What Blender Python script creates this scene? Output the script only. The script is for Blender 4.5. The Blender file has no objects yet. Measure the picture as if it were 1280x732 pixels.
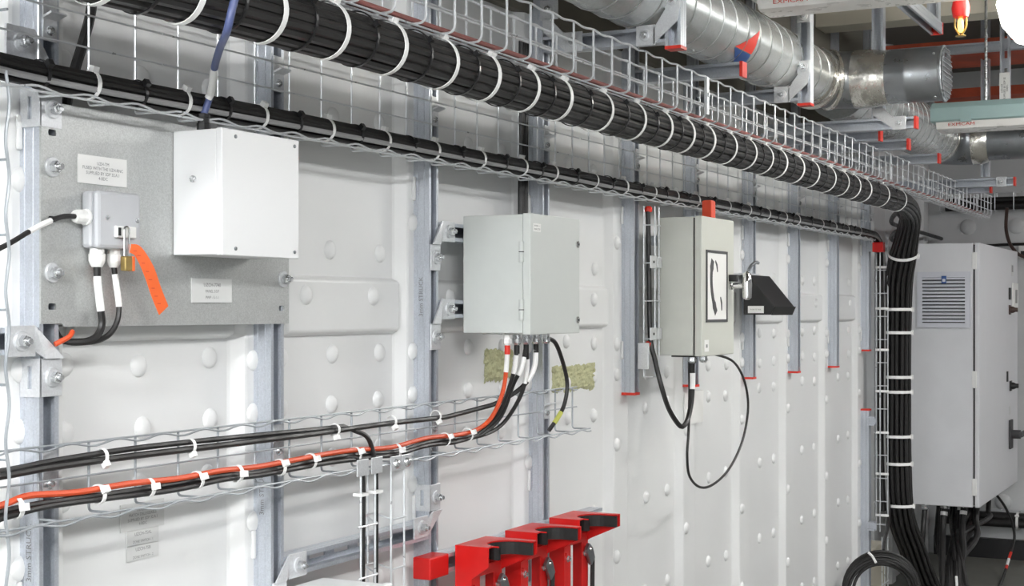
import bpy, bmesh, math, random
from mathutils import Vector, Matrix
random.seed(7)
scene = bpy.context.scene
COL = scene.collection

# ------------------------------------------------------------------ camera, world, exposure
# X runs along the bulkhead (away from the viewer), Y into the bulkhead, Z up.
# The strut posts' front face is Y = 0, the floor is Z = 0.
PAN = math.atan(940 / 1850)
cam_d = bpy.data.cameras.new('camera')
cam = bpy.data.objects.new('camera', cam_d)
COL.objects.link(cam)
cam.location = (0, -1.70, 1.60)
cam.rotation_euler = (math.radians(90), 0, PAN - math.radians(90))
cam_d.sensor_width = 36
cam_d.lens = 36 * 1850 / 1280
cam_d.shift_y = 21 / 1280
cam_d.clip_start = 0.05
scene.camera = cam

world = bpy.data.worlds.new('world')
scene.world = world
world.use_nodes = True
bg = world.node_tree.nodes['Background']
bg.inputs[0].default_value = (0.9, 0.95, 1.0, 1)
bg.inputs[1].default_value = 0.25

vs = scene.view_settings
vs.view_transform = 'Standard'
vs.look = 'None'
vs.gamma = 1.0
vs.use_curve_mapping = False
vs.exposure = 1.72
LAMP = 17.0          # emission of the lit luminaires above the aisle

# ------------------------------------------------------------------ materials
def srgb(r, g, b):
    f = lambda c: (c / 255 / 12.92) if c / 255 <= 0.04045 else ((c / 255 + 0.055) / 1.055) ** 2.4
    return (f(r), f(g), f(b), 1)

def mat(name, col, rough=0.5, metal=0.0, var=0.0, vscale=8, bump=0.0, bscale=60, emit=None, coat=0, aniso=None, spec=0.5):
    m = bpy.data.materials.new(name)
    m.use_nodes = True
    nt = m.node_tree
    b = nt.nodes['Principled BSDF']
    b.inputs['Base Color'].default_value = col
    b.inputs['Roughness'].default_value = rough
    b.inputs['Metallic'].default_value = metal
    b.inputs['Specular IOR Level'].default_value = spec
    if coat:
        b.inputs['Coat Weight'].default_value = coat
    tc = nt.nodes.new('ShaderNodeTexCoord')
    if var:
        n = nt.nodes.new('ShaderNodeTexNoise')
        n.inputs['Scale'].default_value = vscale
        n.inputs['Detail'].default_value = 5
        mp = nt.nodes.new('ShaderNodeMapping')
        if aniso:
            mp.inputs['Scale'].default_value = aniso
        nt.links.new(tc.outputs['Object'], mp.inputs[0])
        nt.links.new(mp.outputs[0], n.inputs['Vector'])
        mr = nt.nodes.new('ShaderNodeMapRange')
        mr.inputs[1].default_value = 0.3
        mr.inputs[2].default_value = 0.7
        mr.inputs[3].default_value = 1 - var
        mr.inputs[4].default_value = 1 + var * 0.5
        nt.links.new(n.outputs[0], mr.inputs[0])
        mx = nt.nodes.new('ShaderNodeMix')
        mx.data_type = 'RGBA'
        mx.blend_type = 'MULTIPLY'
        mx.inputs[0].default_value = 1
        mx.inputs[6].default_value = col
        nt.links.new(mr.outputs[0], mx.inputs[7])
        nt.links.new(mx.outputs[2], b.inputs['Base Color'])
        r2 = nt.nodes.new('ShaderNodeMapRange')
        r2.inputs[1].default_value = 0.3
        r2.inputs[2].default_value = 0.7
        r2.inputs[3].default_value = max(0.05, rough - 0.08)
        r2.inputs[4].default_value = min(1, rough + 0.1)
        nt.links.new(n.outputs[0], r2.inputs[0])
        nt.links.new(r2.outputs[0], b.inputs['Roughness'])
    if bump:
        n2 = nt.nodes.new('ShaderNodeTexNoise')
        n2.inputs['Scale'].default_value = bscale
        n2.inputs['Detail'].default_value = 3
        nt.links.new(tc.outputs['Object'], n2.inputs['Vector'])
        bp = nt.nodes.new('ShaderNodeBump')
        bp.inputs['Strength'].default_value = bump
        bp.inputs['Distance'].default_value = 0.004
        nt.links.new(n2.outputs[0], bp.inputs['Height'])
        nt.links.new(bp.outputs[0], b.inputs['Normal'])
    if emit:
        b.inputs['Emission Color'].default_value = emit[0]
        b.inputs['Emission Strength'].default_value = emit[1]
    return m

def spangle(name, col, rough, scale, var, metal=0.45):
    """hot-dip galvanised sheet: crystalline spangle over a metallic base"""
    m = mat(name, col, rough, metal)
    nt = m.node_tree
    b = nt.nodes['Principled BSDF']
    tc = nt.nodes.new('ShaderNodeTexCoord')
    v = nt.nodes.new('ShaderNodeTexVoronoi')
    v.inputs['Scale'].default_value = scale
    n = nt.nodes.new('ShaderNodeTexNoise')
    n.inputs['Scale'].default_value = 6
    n.inputs['Detail'].default_value = 6
    nt.links.new(tc.outputs['Object'], v.inputs['Vector'])
    nt.links.new(tc.outputs['Object'], n.inputs['Vector'])
    a = nt.nodes.new('ShaderNodeMath')
    a.operation = 'ADD'
    sp = nt.nodes.new('ShaderNodeSeparateColor')
    nt.links.new(v.outputs['Color'], sp.inputs[0])
    nt.links.new(sp.outputs[0], a.inputs[0])
    nt.links.new(n.outputs[0], a.inputs[1])
    mr = nt.nodes.new('ShaderNodeMapRange')
    mr.inputs[1].default_value = 0.3
    mr.inputs[2].default_value = 1.6
    mr.inputs[3].default_value = 1 - var
    mr.inputs[4].default_value = 1 + var * 0.4
    nt.links.new(a.outputs[0], mr.inputs[0])
    mx = nt.nodes.new('ShaderNodeMix')
    mx.data_type = 'RGBA'
    mx.blend_type = 'MULTIPLY'
    mx.inputs[0].default_value = 1
    mx.inputs[6].default_value = col
    nt.links.new(mr.outputs[0], mx.inputs[7])
    nt.links.new(mx.outputs[2], b.inputs['Base Color'])
    return m

M = {
    'wall': mat('painted_steel', srgb(231, 232, 232), 0.36, 0, 0.04, 2.5, 0.10, 14),
    'end_wall': mat('painted_end_wall', srgb(214, 216, 217), 0.45, 0, 0.10, 3, 0.1, 14),
    'upper': mat('upper_wall_shade', srgb(112, 108, 98), 0.75, 0, 0.2, 3),  # dark tone stands for the shade high on the bulkhead
    'recess': mat('recess_shade_steel', srgb(120, 118, 112), 0.6, 0, 0.25, 3, 0.1, 20),  # bulkhead steel coloured darker for the shade in the recess
    'floor': mat('grey_floor', srgb(112, 112, 106), 0.5, 0, 0.15, 3, 0.08, 40),
    'ceiling': mat('ceiling_paint', srgb(104, 98, 90), 0.7, 0, 0.15, 2),
    'room': mat('room_paint', srgb(225, 226, 226), 0.6, 0, 0.03, 2),
    'low_bounce_wall': mat('opposite_wall_grey', srgb(132, 133, 134), 0.6, 0, 0.08, 2),  # out-of-view wall, greyed to cut the light it bounces back
    'skirt': mat('black_skirting', srgb(28, 28, 30), 0.5),
    'strut': spangle('zinc_strut', srgb(200, 205, 213), 0.31, 420, 0.13, 0.58),
    'bright': spangle('zinc_bracket', srgb(216, 218, 221), 0.33, 320, 0.10, 0.35),
    'plate': spangle('galvanised_plate', srgb(192, 194, 193), 0.36, 520, 0.20),
    'bolt': mat('zinc_bolt', srgb(214, 216, 218), 0.25, 0.85, 0.1, 60),
    'wire': mat('tray_wire', srgb(222, 225, 228), 0.34, 0.45, 0.08, 40),
    'less_lit_wire': mat('less_lit_tray_wire', srgb(172, 177, 182), 0.4, 0.5, 0.08, 40),  # same galvanised wire, its weaker lighting put into the colour
    'duct': spangle('duct_steel', srgb(200, 203, 202), 0.27, 160, 0.12, 0.6),
    'collar': mat('collar_steel', srgb(150, 154, 158), 0.32, 0.85, 0.12, 20),
    'seam': mat('duct_seam', srgb(196, 198, 198), 0.35, 0.8),
    'foil': mat('foil_tape', srgb(222, 220, 214), 0.2, 0.9, 0.05, 30, 0.55, 28),
    'cable': mat('black_cable', srgb(36, 35, 35), 0.42, 0, 0.2, 30),
    'grey_cable': mat('grey_cable', srgb(150, 150, 150), 0.45),
    'blue_cable': mat('blue_grey_cable', srgb(84, 95, 138), 0.4),
    'brown_cable': mat('red_brown_cable', srgb(150, 92, 86), 0.5, 0, 0.15, 30),
    'orange_cable': mat('orange_cable', srgb(214, 82, 42), 0.42),
    'tie_white': mat('white_nylon', srgb(246, 246, 245), 0.45),
    'tie_black': mat('black_nylon', srgb(30, 30, 32), 0.3),
    'white_box': mat('white_enclosure', srgb(240, 241, 242), 0.4),
    'grey_box': mat('light_grey_enclosure', srgb(208, 212, 209), 0.38, 0, 0.02, 30),
    'phone_box': mat('warm_grey_enclosure', srgb(204, 206, 198), 0.38, 0, 0.02, 30),
    'cast_box': mat('cast_grey_box', srgb(192, 194, 198), 0.42, 0, 0.03, 40),
    'cabinet': mat('cabinet_grey', srgb(222, 223, 226), 0.42, 0, 0.04, 6),
    'vent': mat('vent_grey', srgb(212, 214, 222), 0.45),
    'dark': mat('dark_gap', srgb(30, 31, 33), 0.6),
    'gland': mat('white_gland', srgb(236, 236, 234), 0.4),
    'label': mat('label_white', srgb(240, 240, 238), 0.4),
    'steel_label': mat('label_grey', srgb(214, 215, 214), 0.35),
    'ink': mat('ink', srgb(70, 70, 72), 0.6),
    'ink_soft': mat('engraving', srgb(128, 128, 130), 0.6),
    'ink_red': mat('ink_red', srgb(205, 60, 42), 0.6),
    'red': mat('red_paint', srgb(206, 26, 24), 0.34, 0, 0.012, 8),
    'red_cap': mat('red_plastic_cap', srgb(222, 52, 36), 0.42),
    'salmon': mat('orange_plastic', srgb(228, 82, 52), 0.45),
    'orange_tag': mat('orange_tag', srgb(244, 106, 42), 0.45),
    'brass': mat('brass', srgb(176, 152, 96), 0.35, 0.8, 0.15, 40),
    'chrome': mat('chrome', srgb(222, 222, 222), 0.12, 1.0),
    'rubber': mat('black_rubber', srgb(28, 28, 28), 0.6),
    'black': mat('black_plastic', srgb(30, 30, 31), 0.45),
    'brown': mat('brown_knob', srgb(70, 52, 46), 0.4),
    'wool': mat('mineral_wool', srgb(190, 190, 152), 0.95, 0, 0.2, 60, 1.0, 160),
    'yellow_sleeve': mat('yellow_green_sleeve', srgb(196, 200, 100), 0.5),
    'blue_print': mat('blue_print', srgb(48, 86, 150), 0.5),
    'red_print': mat('red_print', srgb(232, 62, 46), 0.5),
    'lamp_body': mat('luminaire_white', srgb(232, 232, 229), 0.45, 0, 0.01, 20),
    'lamp_teal': mat('luminaire_teal', srgb(150, 176, 176), 0.45),
    'prism': mat('prismatic_diffuser', srgb(236, 236, 233), 0.3, 0, 0.01, 20),
    'beam': mat('cream_beam', srgb(206, 200, 184), 0.6, 0, 0.06, 6),
    'orange_panel': mat('orange_ceiling_panel', srgb(190, 84, 54), 0.7, 0, 0.3, 6),
    'glow': mat('lit_diffuser', (1, 1, 1, 1), 0.5, emit=((1.0, 0.995, 0.985, 1), LAMP)),
    'glow_dim': mat('lit_diffuser_dimmer', (1, 1, 1, 1), 0.5, emit=((1.0, 0.995, 0.985, 1), LAMP * 0.55)),
    'glow_bright': mat('lit_diffuser_brighter', (1, 1, 1, 1), 0.5, emit=((0.965, 0.985, 1.0, 1), LAMP * 1.95)),
    'globe': mat('lit_globe', (1, 1, 1, 1), 0.5, emit=((1.0, 0.97, 0.86, 1), 9.0)),
    'amber': mat('glowing_amber_glass', srgb(226, 170, 60), 0.08, 0.0, emit=((1.0, 0.62, 0.12, 1), 1.2)),  # glass made to glow, standing in for its amber reflection
}

# ------------------------------------------------------------------ mesh helpers
WL = {}          # object -> world position of its mesh origin

class MB:
    def __init__(s):
        s.v = []
        s.f = []
    def add(s, vs_, fs):
        o = len(s.v)
        s.v += [Vector(q) for q in vs_]
        s.f += [tuple(i + o for i in f) for f in fs]
        return s
    def box(s, x0, x1, y0, y1, z0, z1):
        return s.add([(x0, y0, z0), (x1, y0, z0), (x1, y1, z0), (x0, y1, z0), (x0, y0, z1), (x1, y0, z1), (x1, y1, z1), (x0, y1, z1)],
                     [(0, 3, 2, 1), (4, 5, 6, 7), (0, 1, 5, 4), (1, 2, 6, 5), (2, 3, 7, 6), (3, 0, 4, 7)])
    def prism(s, pts, axis, lo, hi):
        """extrude a closed 2-D outline along an axis; axis 'x': pts are (y,z); 'y': (x,z); 'z': (x,y)"""
        def mk(p, t):
            return {'x': (t, p[0], p[1]), 'y': (p[0], t, p[1]), 'z': (p[0], p[1], t)}[axis]
        n = len(pts)
        vs_ = [mk(p, lo) for p in pts] + [mk(p, hi) for p in pts]
        fs = [tuple(range(n - 1, -1, -1)), tuple(range(n, 2 * n))] + [(i, (i + 1) % n, n + (i + 1) % n, n + i) for i in range(n)]
        return s.add(vs_, fs)
    def tube(s, pts, r, n=8, caps=True, flat=None):
        pts = [Vector(p) for p in pts]
        t0 = (pts[1] - pts[0]).normalized()
        u = t0.cross(Vector((0, 0, 1)))
        if u.length < 1e-3:
            u = t0.cross(Vector((0, 1, 0)))
        u.normalize()
        rings = []
        for i, p in enumerate(pts):
            a = pts[max(i - 1, 0)]
            b = pts[min(i + 1, len(pts) - 1)]
            t = (b - a).normalized()
            u = (u - t * u.dot(t)).normalized()
            w = t.cross(u)
            rr = r[i] if isinstance(r, (list, tuple)) else r
            rings.append([p + u * rr * math.cos(2 * math.pi * k / n) + w * rr * math.sin(2 * math.pi * k / n) for k in range(n)])
        vs_ = [q for R in rings for q in R]
        fs = []
        for i in range(len(pts) - 1):
            for k in range(n):
                fs.append((i * n + k, i * n + (k + 1) % n, (i + 1) * n + (k + 1) % n, (i + 1) * n + k))
        if caps:
            fs.append(tuple(range(n - 1, -1, -1)))
            o = (len(pts) - 1) * n
            fs.append(tuple(range(o, o + n)))
        return s.add(vs_, fs)
    def cyl(s, p0, p1, r, n=16, r1=None):
        return s.tube([p0, p1], [r, r if r1 is None else r1], n)
    def lathe(s, prof, org, axis, n=20):
        """prof: list of (radius, distance along axis)"""
        org = Vector(org)
        ax = Vector(axis).normalized()
        u = ax.orthogonal().normalized()
        w = ax.cross(u)
        vs_ = []
        for r, d in prof:
            for k in range(n):
                a = 2 * math.pi * k / n
                vs_.append(org + ax * d + (u * math.cos(a) + w * math.sin(a)) * r)
        fs = []
        m = len(prof)
        for i in range(m - 1):
            for k in range(n):
                fs.append((i * n + k, i * n + (k + 1) % n, (i + 1) * n + (k + 1) % n, (i + 1) * n + k))
        fs.append(tuple(range(n - 1, -1, -1)))
        fs.append(tuple(range((m - 1) * n, m * n)))
        return s.add(vs_, fs)
    def mesh(s, name, m, org=(0, 0, 0), smooth=False, mtx=None):
        me = bpy.data.meshes.new(name)
        o = Vector(org)
        vv = [(mtx @ q if mtx else q) - o for q in s.v]
        me.from_pydata([tuple(q) for q in vv], [], s.f)
        bm = bmesh.new()
        bm.from_mesh(me)
        bmesh.ops.recalc_face_normals(bm, faces=bm.faces)
        bm.to_mesh(me)
        bm.free()
        if smooth:
            me.polygons.foreach_set('use_smooth', [True] * len(me.polygons))
            me.set_sharp_from_angle(angle=math.radians(38))
        me.materials.append(M[m])
        return me
    def build(s, name, m, parent=None, smooth=False, bevel=0, mtx=None):
        if parent is None:
            vv = [(mtx @ q if mtx else q) for q in s.v]
            org = Vector(((min(q.x for q in vv) + max(q.x for q in vv)) / 2, (min(q.y for q in vv) + max(q.y for q in vv)) / 2, min(q.z for q in vv)))
        else:
            org = WL[parent]
        me = s.mesh(name, m, org, smooth, mtx)
        o = bpy.data.objects.new(name, me)
        COL.objects.link(o)
        if parent is None:
            o.location = org
        else:
            o.parent = parent
        WL[o] = org
        if bevel:
            b = o.modifiers.new('edge', 'BEVEL')
            b.width = bevel
            b.segments = 2
            b.limit_method = 'ANGLE'
        return o

def piece(name, me, parent, pos, rot=None):
    """one of many alike pieces sharing mesh data"""
    o = bpy.data.objects.new(name, me)
    COL.objects.link(o)
    o.location = Vector(pos) - (WL[parent] if parent else Vector())
    if rot:
        o.rotation_euler = rot
    o.parent = parent
    WL[o] = Vector(pos)
    return o

def tag(o, label, cat, group=None):
    o['label'] = label
    o['category'] = cat
    if group:
        o['group'] = group
    return o

def T(name, loc, label, cat, group=None):
    o = bpy.data.objects.new(name, None)
    o.empty_display_size = 0.05
    COL.objects.link(o)
    o.location = loc
    WL[o] = Vector(loc)
    return tag(o, label, cat, group)

def S(o):
    o['kind'] = 'structure'
    return o

def B(x0, x1, y0, y1, z0, z1):
    return MB().box(x0, x1, y0, y1, z0, z1)

def cut(o, cutter):
    """apply a boolean hole (cutter is an MB in world coordinates)"""
    me = cutter.mesh('hole', 'dark', WL[o])
    c = bpy.data.objects.new('hole', me)
    COL.objects.link(c)
    c.matrix_world = Matrix.Translation(WL[o])
    md = o.modifiers.new('hole', 'BOOLEAN')
    md.object = c
    md.solver = 'EXACT'
    bpy.context.view_layer.update()
    ev = o.evaluated_get(bpy.context.evaluated_depsgraph_get())
    new = bpy.data.meshes.new_from_object(ev)
    o.modifiers.remove(md)
    old = o.data
    o.data = new
    bpy.data.meshes.remove(old)
    bpy.data.objects.remove(c)
    return o

def lettering(s, size, pos, parent, m='ink', face='-y', align='CENTER', xs=1.0, name='lettering'):
    cu = bpy.data.curves.new('lettering', 'FONT')
    cu.body = s
    cu.size = size
    cu.align_x = align
    cu.align_y = 'CENTER'
    cu.resolution_u = 2
    t = bpy.data.objects.new('lettering_source', cu)
    COL.objects.link(t)
    bpy.context.view_layer.update()
    me = bpy.data.meshes.new_from_object(t.evaluated_get(bpy.context.evaluated_depsgraph_get()))
    bpy.data.objects.remove(t)
    bpy.data.curves.remove(cu)
    me.materials.clear()
    me.materials.append(M[m])
    o = bpy.data.objects.new(name, me)
    COL.objects.link(o)
    R = {'-y': (math.pi / 2, 0, 0), '-x': (math.pi / 2, 0, -math.pi / 2), '-z': (math.pi, 0, math.pi / 2), '-xv': (math.pi / 2, -math.pi / 2, -math.pi / 2), '-xr': (0, 0, 0)}[face]
    if face == '-xv':
        mt = Matrix.Rotation(-math.pi / 2, 4, 'Z') @ Matrix.Rotation(math.pi / 2, 4, 'X') @ Matrix.Rotation(math.pi / 2, 4, 'Z')
        o.rotation_euler = mt.to_euler()
    else:
        o.rotation_euler = R
    o.scale = (xs, 1, 1)
    o.location = Vector(pos) - WL[parent]
    o.parent = parent
    WL[o] = Vector(pos)
    return o

def smooth_path(pts, n=6):
    """Catmull-Rom through pts"""
    P = [Vector(p) for p in pts]
    P = [P[0] * 2 - P[1]] + P + [P[-1] * 2 - P[-2]]
    out = []
    for i in range(1, len(P) - 2):
        a, b, c, d = P[i - 1:i + 3]
        for k in range(n):
            t = k / n
            out.append(0.5 * ((2 * b) + (c - a) * t + (2 * a - 5 * b + 4 * c - d) * t * t + (3 * b - a - 3 * c + d) * t ** 3))
    out.append(P[-2])
    return out

W_, T_ = 0.0415, 0.0026
def channel_outline(d=0.041):
    """open C strut, width along x, mouth towards -y (front at y=0)"""
    w, t, l, q = W_, T_, 0.0085, 0.008
    return [(0, 0), (l, 0), (l, q), (l - t, q), (l - t, t), (t, t), (t, d - t), (w - t, d - t), (w - t, t), (w - l + t, t), (w - l + t, q), (w - l, q), (w - l, 0), (w, 0), (w, .010), (w - .0012, .011), (w - .0012, .013), (w, .014), (w, .028), (w - .0012, .029), (w - .0012, .031), (w, .032), (w, d), (0, d), (0, .032), (.0012, .031), (.0012, .029), (0, .028), (0, .014), (.0012, .013), (.0012, .011), (0, .010)]

def channel(name, parent, p, length, along='z', mouth='-y', m='strut'):
    """strut channel starting at p; along = axis of its length"""
    mb = MB().prism(channel_outline(), 'z', 0, length)
    R = {('z', '-y'): Matrix.Identity(3),
         ('z', '-x'): Matrix(((0, 1, 0), (-1, 0, 0), (0, 0, 1))),
         ('x', '-y'): Matrix(((0, 0, 1), (0, 1, 0), (-1, 0, 0))),
         ('x', '-z'): Matrix(((0, 0, 1), (1, 0, 0), (0, 1, 0))),
         ('y', '-x'): Matrix(((0, 1, 0), (0, 0, -1), (1, 0, 0))),
         ('y', '-z'): Matrix(((1, 0, 0), (0, 0, -1), (0, 1, 0)))}[(along, mouth)]
    mt = Matrix.Translation(Vector(p)) @ R.to_4x4()
    return mb.build(name, m, parent, mtx=mt)

def hexbolt(parent, p, axis, r=0.0095, name='bolt', washer=True):
    """hex head with square washer seen on struts; axis points out of the surface"""
    a = Vector(axis).normalized()
    p = Vector(p)
    o = MB().lathe([(r * 1.62, 0), (r * 1.62, r * 0.3), (r * 1.5, r * 0.4)], p, a, 18).build(name, 'bright', parent, smooth=True) if washer else None
    root = o or parent
    h = MB().lathe([(r, 0), (r, r * 0.95), (r * 0.86, r * 1.15)], p + a * (r * 0.4 if washer else 0), a, 6).build('hex_head', 'bolt', root)
    MB().lathe([(r * 0.5, 0), (r * 0.5, r * 0.7)], p + a * (r * 1.5), a, 10).build('bolt_tip', 'bolt', root, smooth=True)
    return o or h

def ring_tie(R, w=0.0055, th=0.0014, n=28, head=None, sq=1.0):
    """cable-tie band in the YZ plane round the origin, with its locking head at angle head"""
    mb = MB()
    vs_, fs = [], []
    for k in range(n):
        a = 2 * math.pi * k / n
        c, s_ = math.cos(a), math.sin(a)
        for (x, r) in ((-w / 2, R), (w / 2, R), (w / 2, R + th), (-w / 2, R + th)):
            vs_.append((x, c * r, s_ * r * sq))
    for k in range(n):
        a, b = k * 4, ((k + 1) % n) * 4
        for j in range(4):
            fs.append((a + j, a + (j + 1) % 4, b + (j + 1) % 4, b + j))
    mb.add(vs_, fs)
    if head is not None:
        c, s_ = math.cos(head), math.sin(head)
        hh = MB().box(-w * 0.8, w * 0.8, -0.0055, 0.0055, -0.001, 0.0085)
        rot = Matrix.Rotation(head - math.pi / 2, 4, 'X')
        mt = Matrix.Translation((0, c * (R + th * .3), s_ * (R + th * .3) * sq)) @ rot
        mb.add([mt @ q for q in hh.v], hh.f)
    return mb

# ------------------------------------------------------------------ the room shell
CEIL = 3.15
S(B(-3.2, 10.1, -3.6, 0.6, -0.1, 0).build('floor', 'floor'))
S(B(-3.2, 10.1, -3.6, 0.6, CEIL, CEIL + 0.1).build('ceiling', 'ceiling'))
S(B(-3.2, 10.1, -3.7, -3.6, 0, CEIL).build('wall_right', 'low_bounce_wall'))
S(B(-3.3, -3.2, -3.6, 0.4, 0, CEIL).build('wall_back', 'room'))

PAN_Y, CREST_Y = 0.066, 0.041
def crest(k):
    return 1.703 + 0.6 * k
# corrugated bulkhead: flat pans between raised crests, one crest behind each strut post
prof = [(-3.2, PAN_Y)]
for k in range(-8, 10):
    c = crest(k)
    prof += [(c - 0.030, PAN_Y), (c - 0.024, PAN_Y - 0.003), (c - 0.004, CREST_Y + 0.002), (c + 0.002, CREST_Y), (c + 0.105, CREST_Y), (c + 0.112, CREST_Y + 0.002), (c + 0.132, PAN_Y - 0.002), (c + 0.138, PAN_Y)]
prof = [q for q in prof if q[0] >= -3.2 and q[0] < 7.24]
prof[-1] = (7.232, CREST_Y + 0.004)
outline = prof + [(7.232, 0.12), (-3.2, 0.12)]
wall = S(MB().prism(outline, 'z', 0, CEIL).build('wall_left', 'wall'))
# bulkhead stepped back after the last post, and darkened, for shade behind the cable drop
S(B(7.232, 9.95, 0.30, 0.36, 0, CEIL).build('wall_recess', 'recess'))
wf = MB()
wprof = []
for k in range(5):
    c = 7.78 + 0.45 * k
    wprof += [(c, 0.27), (c + 0.03, 0.235), (c + 0.13, 0.235), (c + 0.16, 0.27)]
wprof = [(7.6, 0.27)] + wprof + [(9.94, 0.27), (9.94, 0.30), (7.6, 0.30)]
S(MB().prism(wprof, 'z', 0, CEIL).build('wall_far_panel', 'end_wall'))
S(MB().prism([(CREST_Y - .012, 2.40), (CREST_Y - .002, 2.385), (0.10, 2.385), (0.10, CEIL - .01), (CREST_Y - .012, CEIL - .01)], 'x', -3.2, 7.225).build('wall_left_shade_panel', 'upper'))  # panel added and coloured dark for the shade behind the ducts
# raised stringer panels, one per pan
for k in range(0, 9):
    x0, x1 = crest(k) + 0.142, crest(k + 1) - 0.034
    mb = MB().prism([(PAN_Y, 1.545), (CREST_Y + 0.006, 1.553), (CREST_Y + 0.003, 1.558), (CREST_Y + 0.003, 1.660), (CREST_Y + 0.006, 1.664), (PAN_Y, 1.672)], 'x', x0, x1)
    mb.build('stringer_panel', 'wall', wall, bevel=0.004)
# dome-headed rivets
dome = MB().lathe([(0.0205, 0), (0.0195, 0.003), (0.016, 0.0065), (0.0105, 0.0088), (0.004, 0.0098)], (0, 0, 0), (0, -1, 0), 14).mesh('rivet', 'wall', smooth=True)
rows = [2.015, 1.725, 1.505, 1.397, 1.290, 1.000, 0.700, 0.410]
for k in range(0, 9):
    c = crest(k)
    for z in rows:
        for dx in ([0.14, 0.325, 0.515] if k < 3 else [0.315, 0.505]):
            piece('rivet', dome, wall, (c + dx + random.uniform(-.006, .006), PAN_Y, z + random.uniform(-.006, .006)))
    for dx in (0.20, 0.455):
        piece('rivet', dome, wall, (c + dx, CREST_Y + 0.003, 1.63))
for k in range(0, 10):
    for z in (1.805, 1.50, 1.405, 1.197, 0.86, 0.57):
        piece('rivet', dome, wall, (crest(k) + 0.020, CREST_Y, z + random.uniform(-.006, .006)))

# end wall with stiffeners, skirting and two rivet heads
ew = S(B(9.95, 10.1, -3.6, 0.6, 0, CEIL).build('wall_end', 'end_wall'))
B(9.93, 9.95, -3.6, 0.23, 2.30, 2.40).build('stiffener', 'end_wall', ew, bevel=0.006)
B(9.93, 9.95, -3.6, 0.23, 1.99, 2.04).build('stiffener', 'end_wall', ew, bevel=0.006)
domex = MB().lathe([(0.052, 0), (0.05, 0.008), (0.038, 0.018), (0.02, 0.024), (0.006, 0.026)], (0, 0, 0), (-1, 0, 0), 18).mesh('rivet', 'end_wall', smooth=True)
for y, z in ((-0.2, 0.36), (-0.9, 0.36), (-0.28, 2.14), (0.02, 2.14)):
    piece('rivet', domex, ew, (9.95, y, z))
S(B(9.90, 9.95, -3.6, 0.23, 0, 0.125).build('baseboard_end', 'skirt'))

# ------------------------------------------------------------------ strut posts
PX = [1.721, 2.324, 2.928, 3.525, 4.162, 4.697, 5.326, 5.924, 6.547, 7.151]
PLACE = ['behind the galvanised plate at the far left', 'right of the white junction box', 'left of the hinged grey box', 'behind the hinged grey box',
         'left of the phone cabinet', 'behind the phone cabinet', 'above the black wedge holder', 'first one right of the black wedge holder',
         'second one right of the black wedge holder', 'next to the vertical cable drop']
cap_me = MB().prism([(-0.001, -0.0015), (W_ + 0.001, -0.0015), (W_ + 0.001, 0.0425), (-0.001, 0.0425)], 'z', -0.004, 0.004).mesh('end_cap', 'red_cap')
def post(k, z0, z1, label, cap=None):
    t = T('strut_post', (PX[k] + W_ / 2, 0.02, z0), label, 'strut', 'vertical zinc strut posts')
    channel('channel', t, (PX[k], 0, z0), z1 - z0)
    if cap is not None:
        piece('end_cap', cap_me, t, (PX[k], 0, cap))
    return t
for k in range(10):
    lab = 'vertical zinc strut post ' + PLACE[k]
    if k < 4:
        t = post(k, 0, CEIL, lab)
    elif k < 9:
        t = post(k, 1.345, CEIL, lab + ', red-capped', 1.345)
    else:
        t = post(k, 1.404, CEIL, lab + ', upper length', 1.404)
        post(k, 0, 1.117, lab + ', lower length reaching the floor', 1.117)
    if k in (0, 1, 2, 3):     # stamped marks along the side
        lettering('3mm STRUCK', 0.015, (PX[k] - 0.0008, 0.021, 1.22 if k == 0 else 1.25 if k == 1 else 1.63), t, 'ink_soft', '-xv')
    # welded feet: small weld tabs on the crest beside the post
    for z in ([1.85, 1.12, 0.6] if k < 4 else [1.86, 1.45]):
        B(PX[k] - 0.010, PX[k], 0.0335, 0.041, z, z + 0.055).build('weld_tab', 'wall', t, bevel=0.003)

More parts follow.
